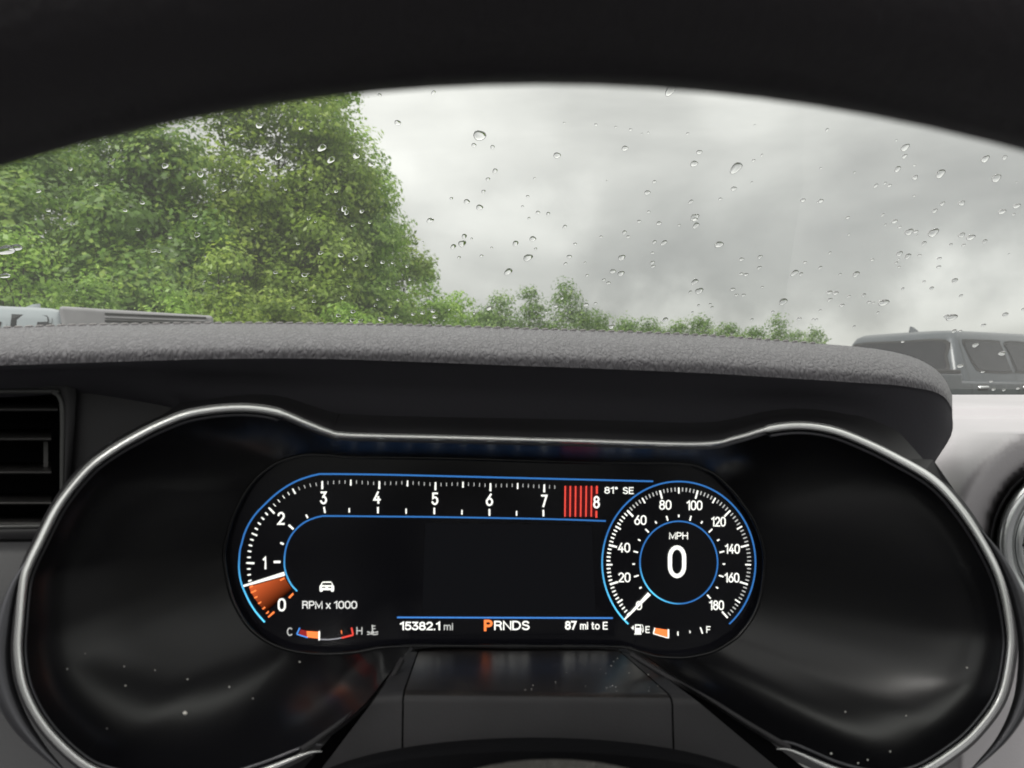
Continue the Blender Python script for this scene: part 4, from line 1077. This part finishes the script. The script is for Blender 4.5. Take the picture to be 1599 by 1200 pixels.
text('speed_readout', '0', k3(572,0)[0], k3(686,0)[0], k3(0,732)[1], 51, E_W, .003)
flat('needle', [bar(*k3(300,992), *k3(456,830), 2.4, 6.2)], E_W, .0009)
text('lettering', 'E', k3(432,0)[0], k3(459,0)[0], k3(0,1075)[1], 10.5, E_W, .006); text('lettering', 'F', k3(812,0)[0], k3(838,0)[0], k3(0,1075)[1], 10.5, E_W, .006)
flat('fuel_symbol', [[k3(342,1043), k3(358,1028), k3(358,1058)], [k3(366,1022), k3(404,1022), k3(404,1030), k3(366,1030)], [k3(366,1030), k3(372,1030), k3(372,1044), k3(366,1044)], [k3(398,1030), k3(404,1030), k3(404,1044), k3(398,1044)],
    [k3(366,1044), k3(404,1044), k3(404,1080), k3(366,1080)], [k3(362,1080), k3(408,1080), k3(408,1085), k3(362,1085)], bar(*k3(408,1046), *k3(412,1070), 1), bar(*k3(412,1070), *k3(419,1066), 1), bar(*k3(419,1066), *k3(416,1032), 1), bar(*k3(416,1032), *k3(408,1022), 1)], E_W)
flat('fuel_bracket', [bar(*k3(490,1043), *k3(481,1080), 1.8), bar(*k3(481,1080), *k3(570,1106), 1.4)], E_W, .0008)
flat('fuel_fill', [[k3(494,1044), k3(570,1056), k3(570,1104), k3(486,1080)]], E_O)
flat('fuel_pointer', [bar(*k3(575,1052), *k3(575,1108), 2.4)], E_W, .0009)
for a, b, c_, d, w in ((634,1066,635,1092,2), (708,1060,711,1076,1.4), (775,1040,788,1080,2)): flat('tick_mark', [bar(*k3(a,b), *k3(c_,d), w)], E_W)

# ------------------------------------------------------------------ dust specks lying in the dial bowls
def specks():
    V, Fc = [], []
    def ad(px, py, Y, s):
        c = P(px, py, Y); st = len(V)
        for d in ((s,0,0),(-s,0,0),(0,s,0),(0,-s,0),(0,0,s),(0,0,-s)): V.append(c + Vector(d))
        Fc.extend([(st,st+2,st+4),(st+2,st+1,st+4),(st+1,st+3,st+4),(st+3,st,st+4),(st+2,st,st+5),(st+1,st+2,st+5),(st+3,st+1,st+5),(st,st+3,st+5)])
    return V, Fc, ad
V, Fc, ad = specks()
for (x, y, s) in ((289,1114,.0009),(133,1021,.0003),(105,1045,.0004),(194,1041,.0003),(242,1047,.0003),(196,1071,.0004),(293,1061,.0004),(358,1073,.0004),(395,1091,.0003),(167,1138,.0003),(1510,1043,.0004),(1320,1112,.0004),(1415,1118,.0003),(1298,1177,.0005),(1390,1174,.0004),(1355,1187,.0004),(1340,1192,.0004),(468,1034,.0004)):
    ad(x, y, (.297 if y > 1040 else .305) if s < .0008 else .285, s)
o = mesh('dust', V, Fc, M_DUST, None, smooth=False); tag(o, 'pale dust specks scattered in the black dial bowls', 'dust', kind='stuff')
V, Fc, ad = specks()
for k in range(60):
    t = random.random(); px = 650 + 380*random.random(); ad(px, 1020+60*t, .350 - .052*t, random.uniform(.00010, .00026))
o = mesh('dust', V, Fc, M_DUST, None, smooth=False); tag(o, 'fine dust on the black cap below the screen', 'dust', kind='stuff')

# ------------------------------------------------------------------ steering column and wheel
col = empty('steering_column', P(835, 1200, .24), label='black grained steering column shroud at the bottom middle', cat='steering column')
def column():
    rows = []
    for (Y, top, hw_) in ((.272, 1152, 330), (.262, 1158, 335), (.25, 1174, 350)):
        r = []
        for k in range(33):
            a = math.pi*(k/32); r.append(P(835 + hw_*1.15*math.cos(a)*-1, top + 110*(1-math.sin(a)**.9), Y))
        rows.append(r)
    rows.append([p + Vector((0, 0, -.08)) for p in rows[-1]])
    grid('column_gaiter', rows, M_DARK, col)
    rows = []
    for (Y, top) in ((.235, 1196), (.22, 1190), (.20, 1186), (.17, 1250), (.12, 1500)):
        r = []
        for k in range(25):
            a = math.pi*k/24; r.append(P(862 - 260*math.cos(a), top + 130*(1-math.sin(a)), Y))
        rows.append(r)
    grid('column_shroud', rows, M_SHROUD, col)
column()
wheel_root = empty('steering_wheel', (.006, .0, .955), label='dark leather steering wheel rim arching out of focus across the top', cat='steering wheel')
def steering():
    tilt = math.radians(20); c = Vector((.0035, .085 - .17*math.sin(tilt), CZ + .0368 - .17*math.cos(tilt)))
    def pt(r, a, out=0):
        return c + Vector((r*math.cos(a), (r*math.sin(a))*math.sin(tilt) - out*math.cos(tilt), (r*math.sin(a))*math.cos(tilt) + out*math.sin(tilt)))
    rows = []
    for k in range(160):
        a = 2*math.pi*k/160; R = .1885
        rows.append([pt(R + .0185*math.cos(b), a, .0165*math.sin(b)) for b in [2*math.pi*j/20 for j in range(20)]])
    grid('rim', rows, M_WHEEL, wheel_root, closed_u=True, closed_v=True)
    for a0 in (math.radians(-8), math.radians(188), math.radians(270)):
        rows = []
        for k in range(9):
            r = .06 + .115*k/8
            rows.append([pt(r, a0 + .17*math.cos(b)*(.07/r), .02*(1-k/8)*-1 + .008*math.sin(b)) for b in [2*math.pi*j/12 for j in range(12)]])
        grid('spoke', rows, M_SILVER if a0 > 4 else M_WHEEL, wheel_root, closed_u=True)
    rows = []
    for (r, o) in ((.075, -.03), (.078, -.012), (.07, .006), (.04, .016), (.002, .02)):
        rows.append([pt(r, 2*math.pi*j/40, o) for j in range(40)])
    grid('hub', rows, M_WHEEL, wheel_root, closed_u=True)
steering()
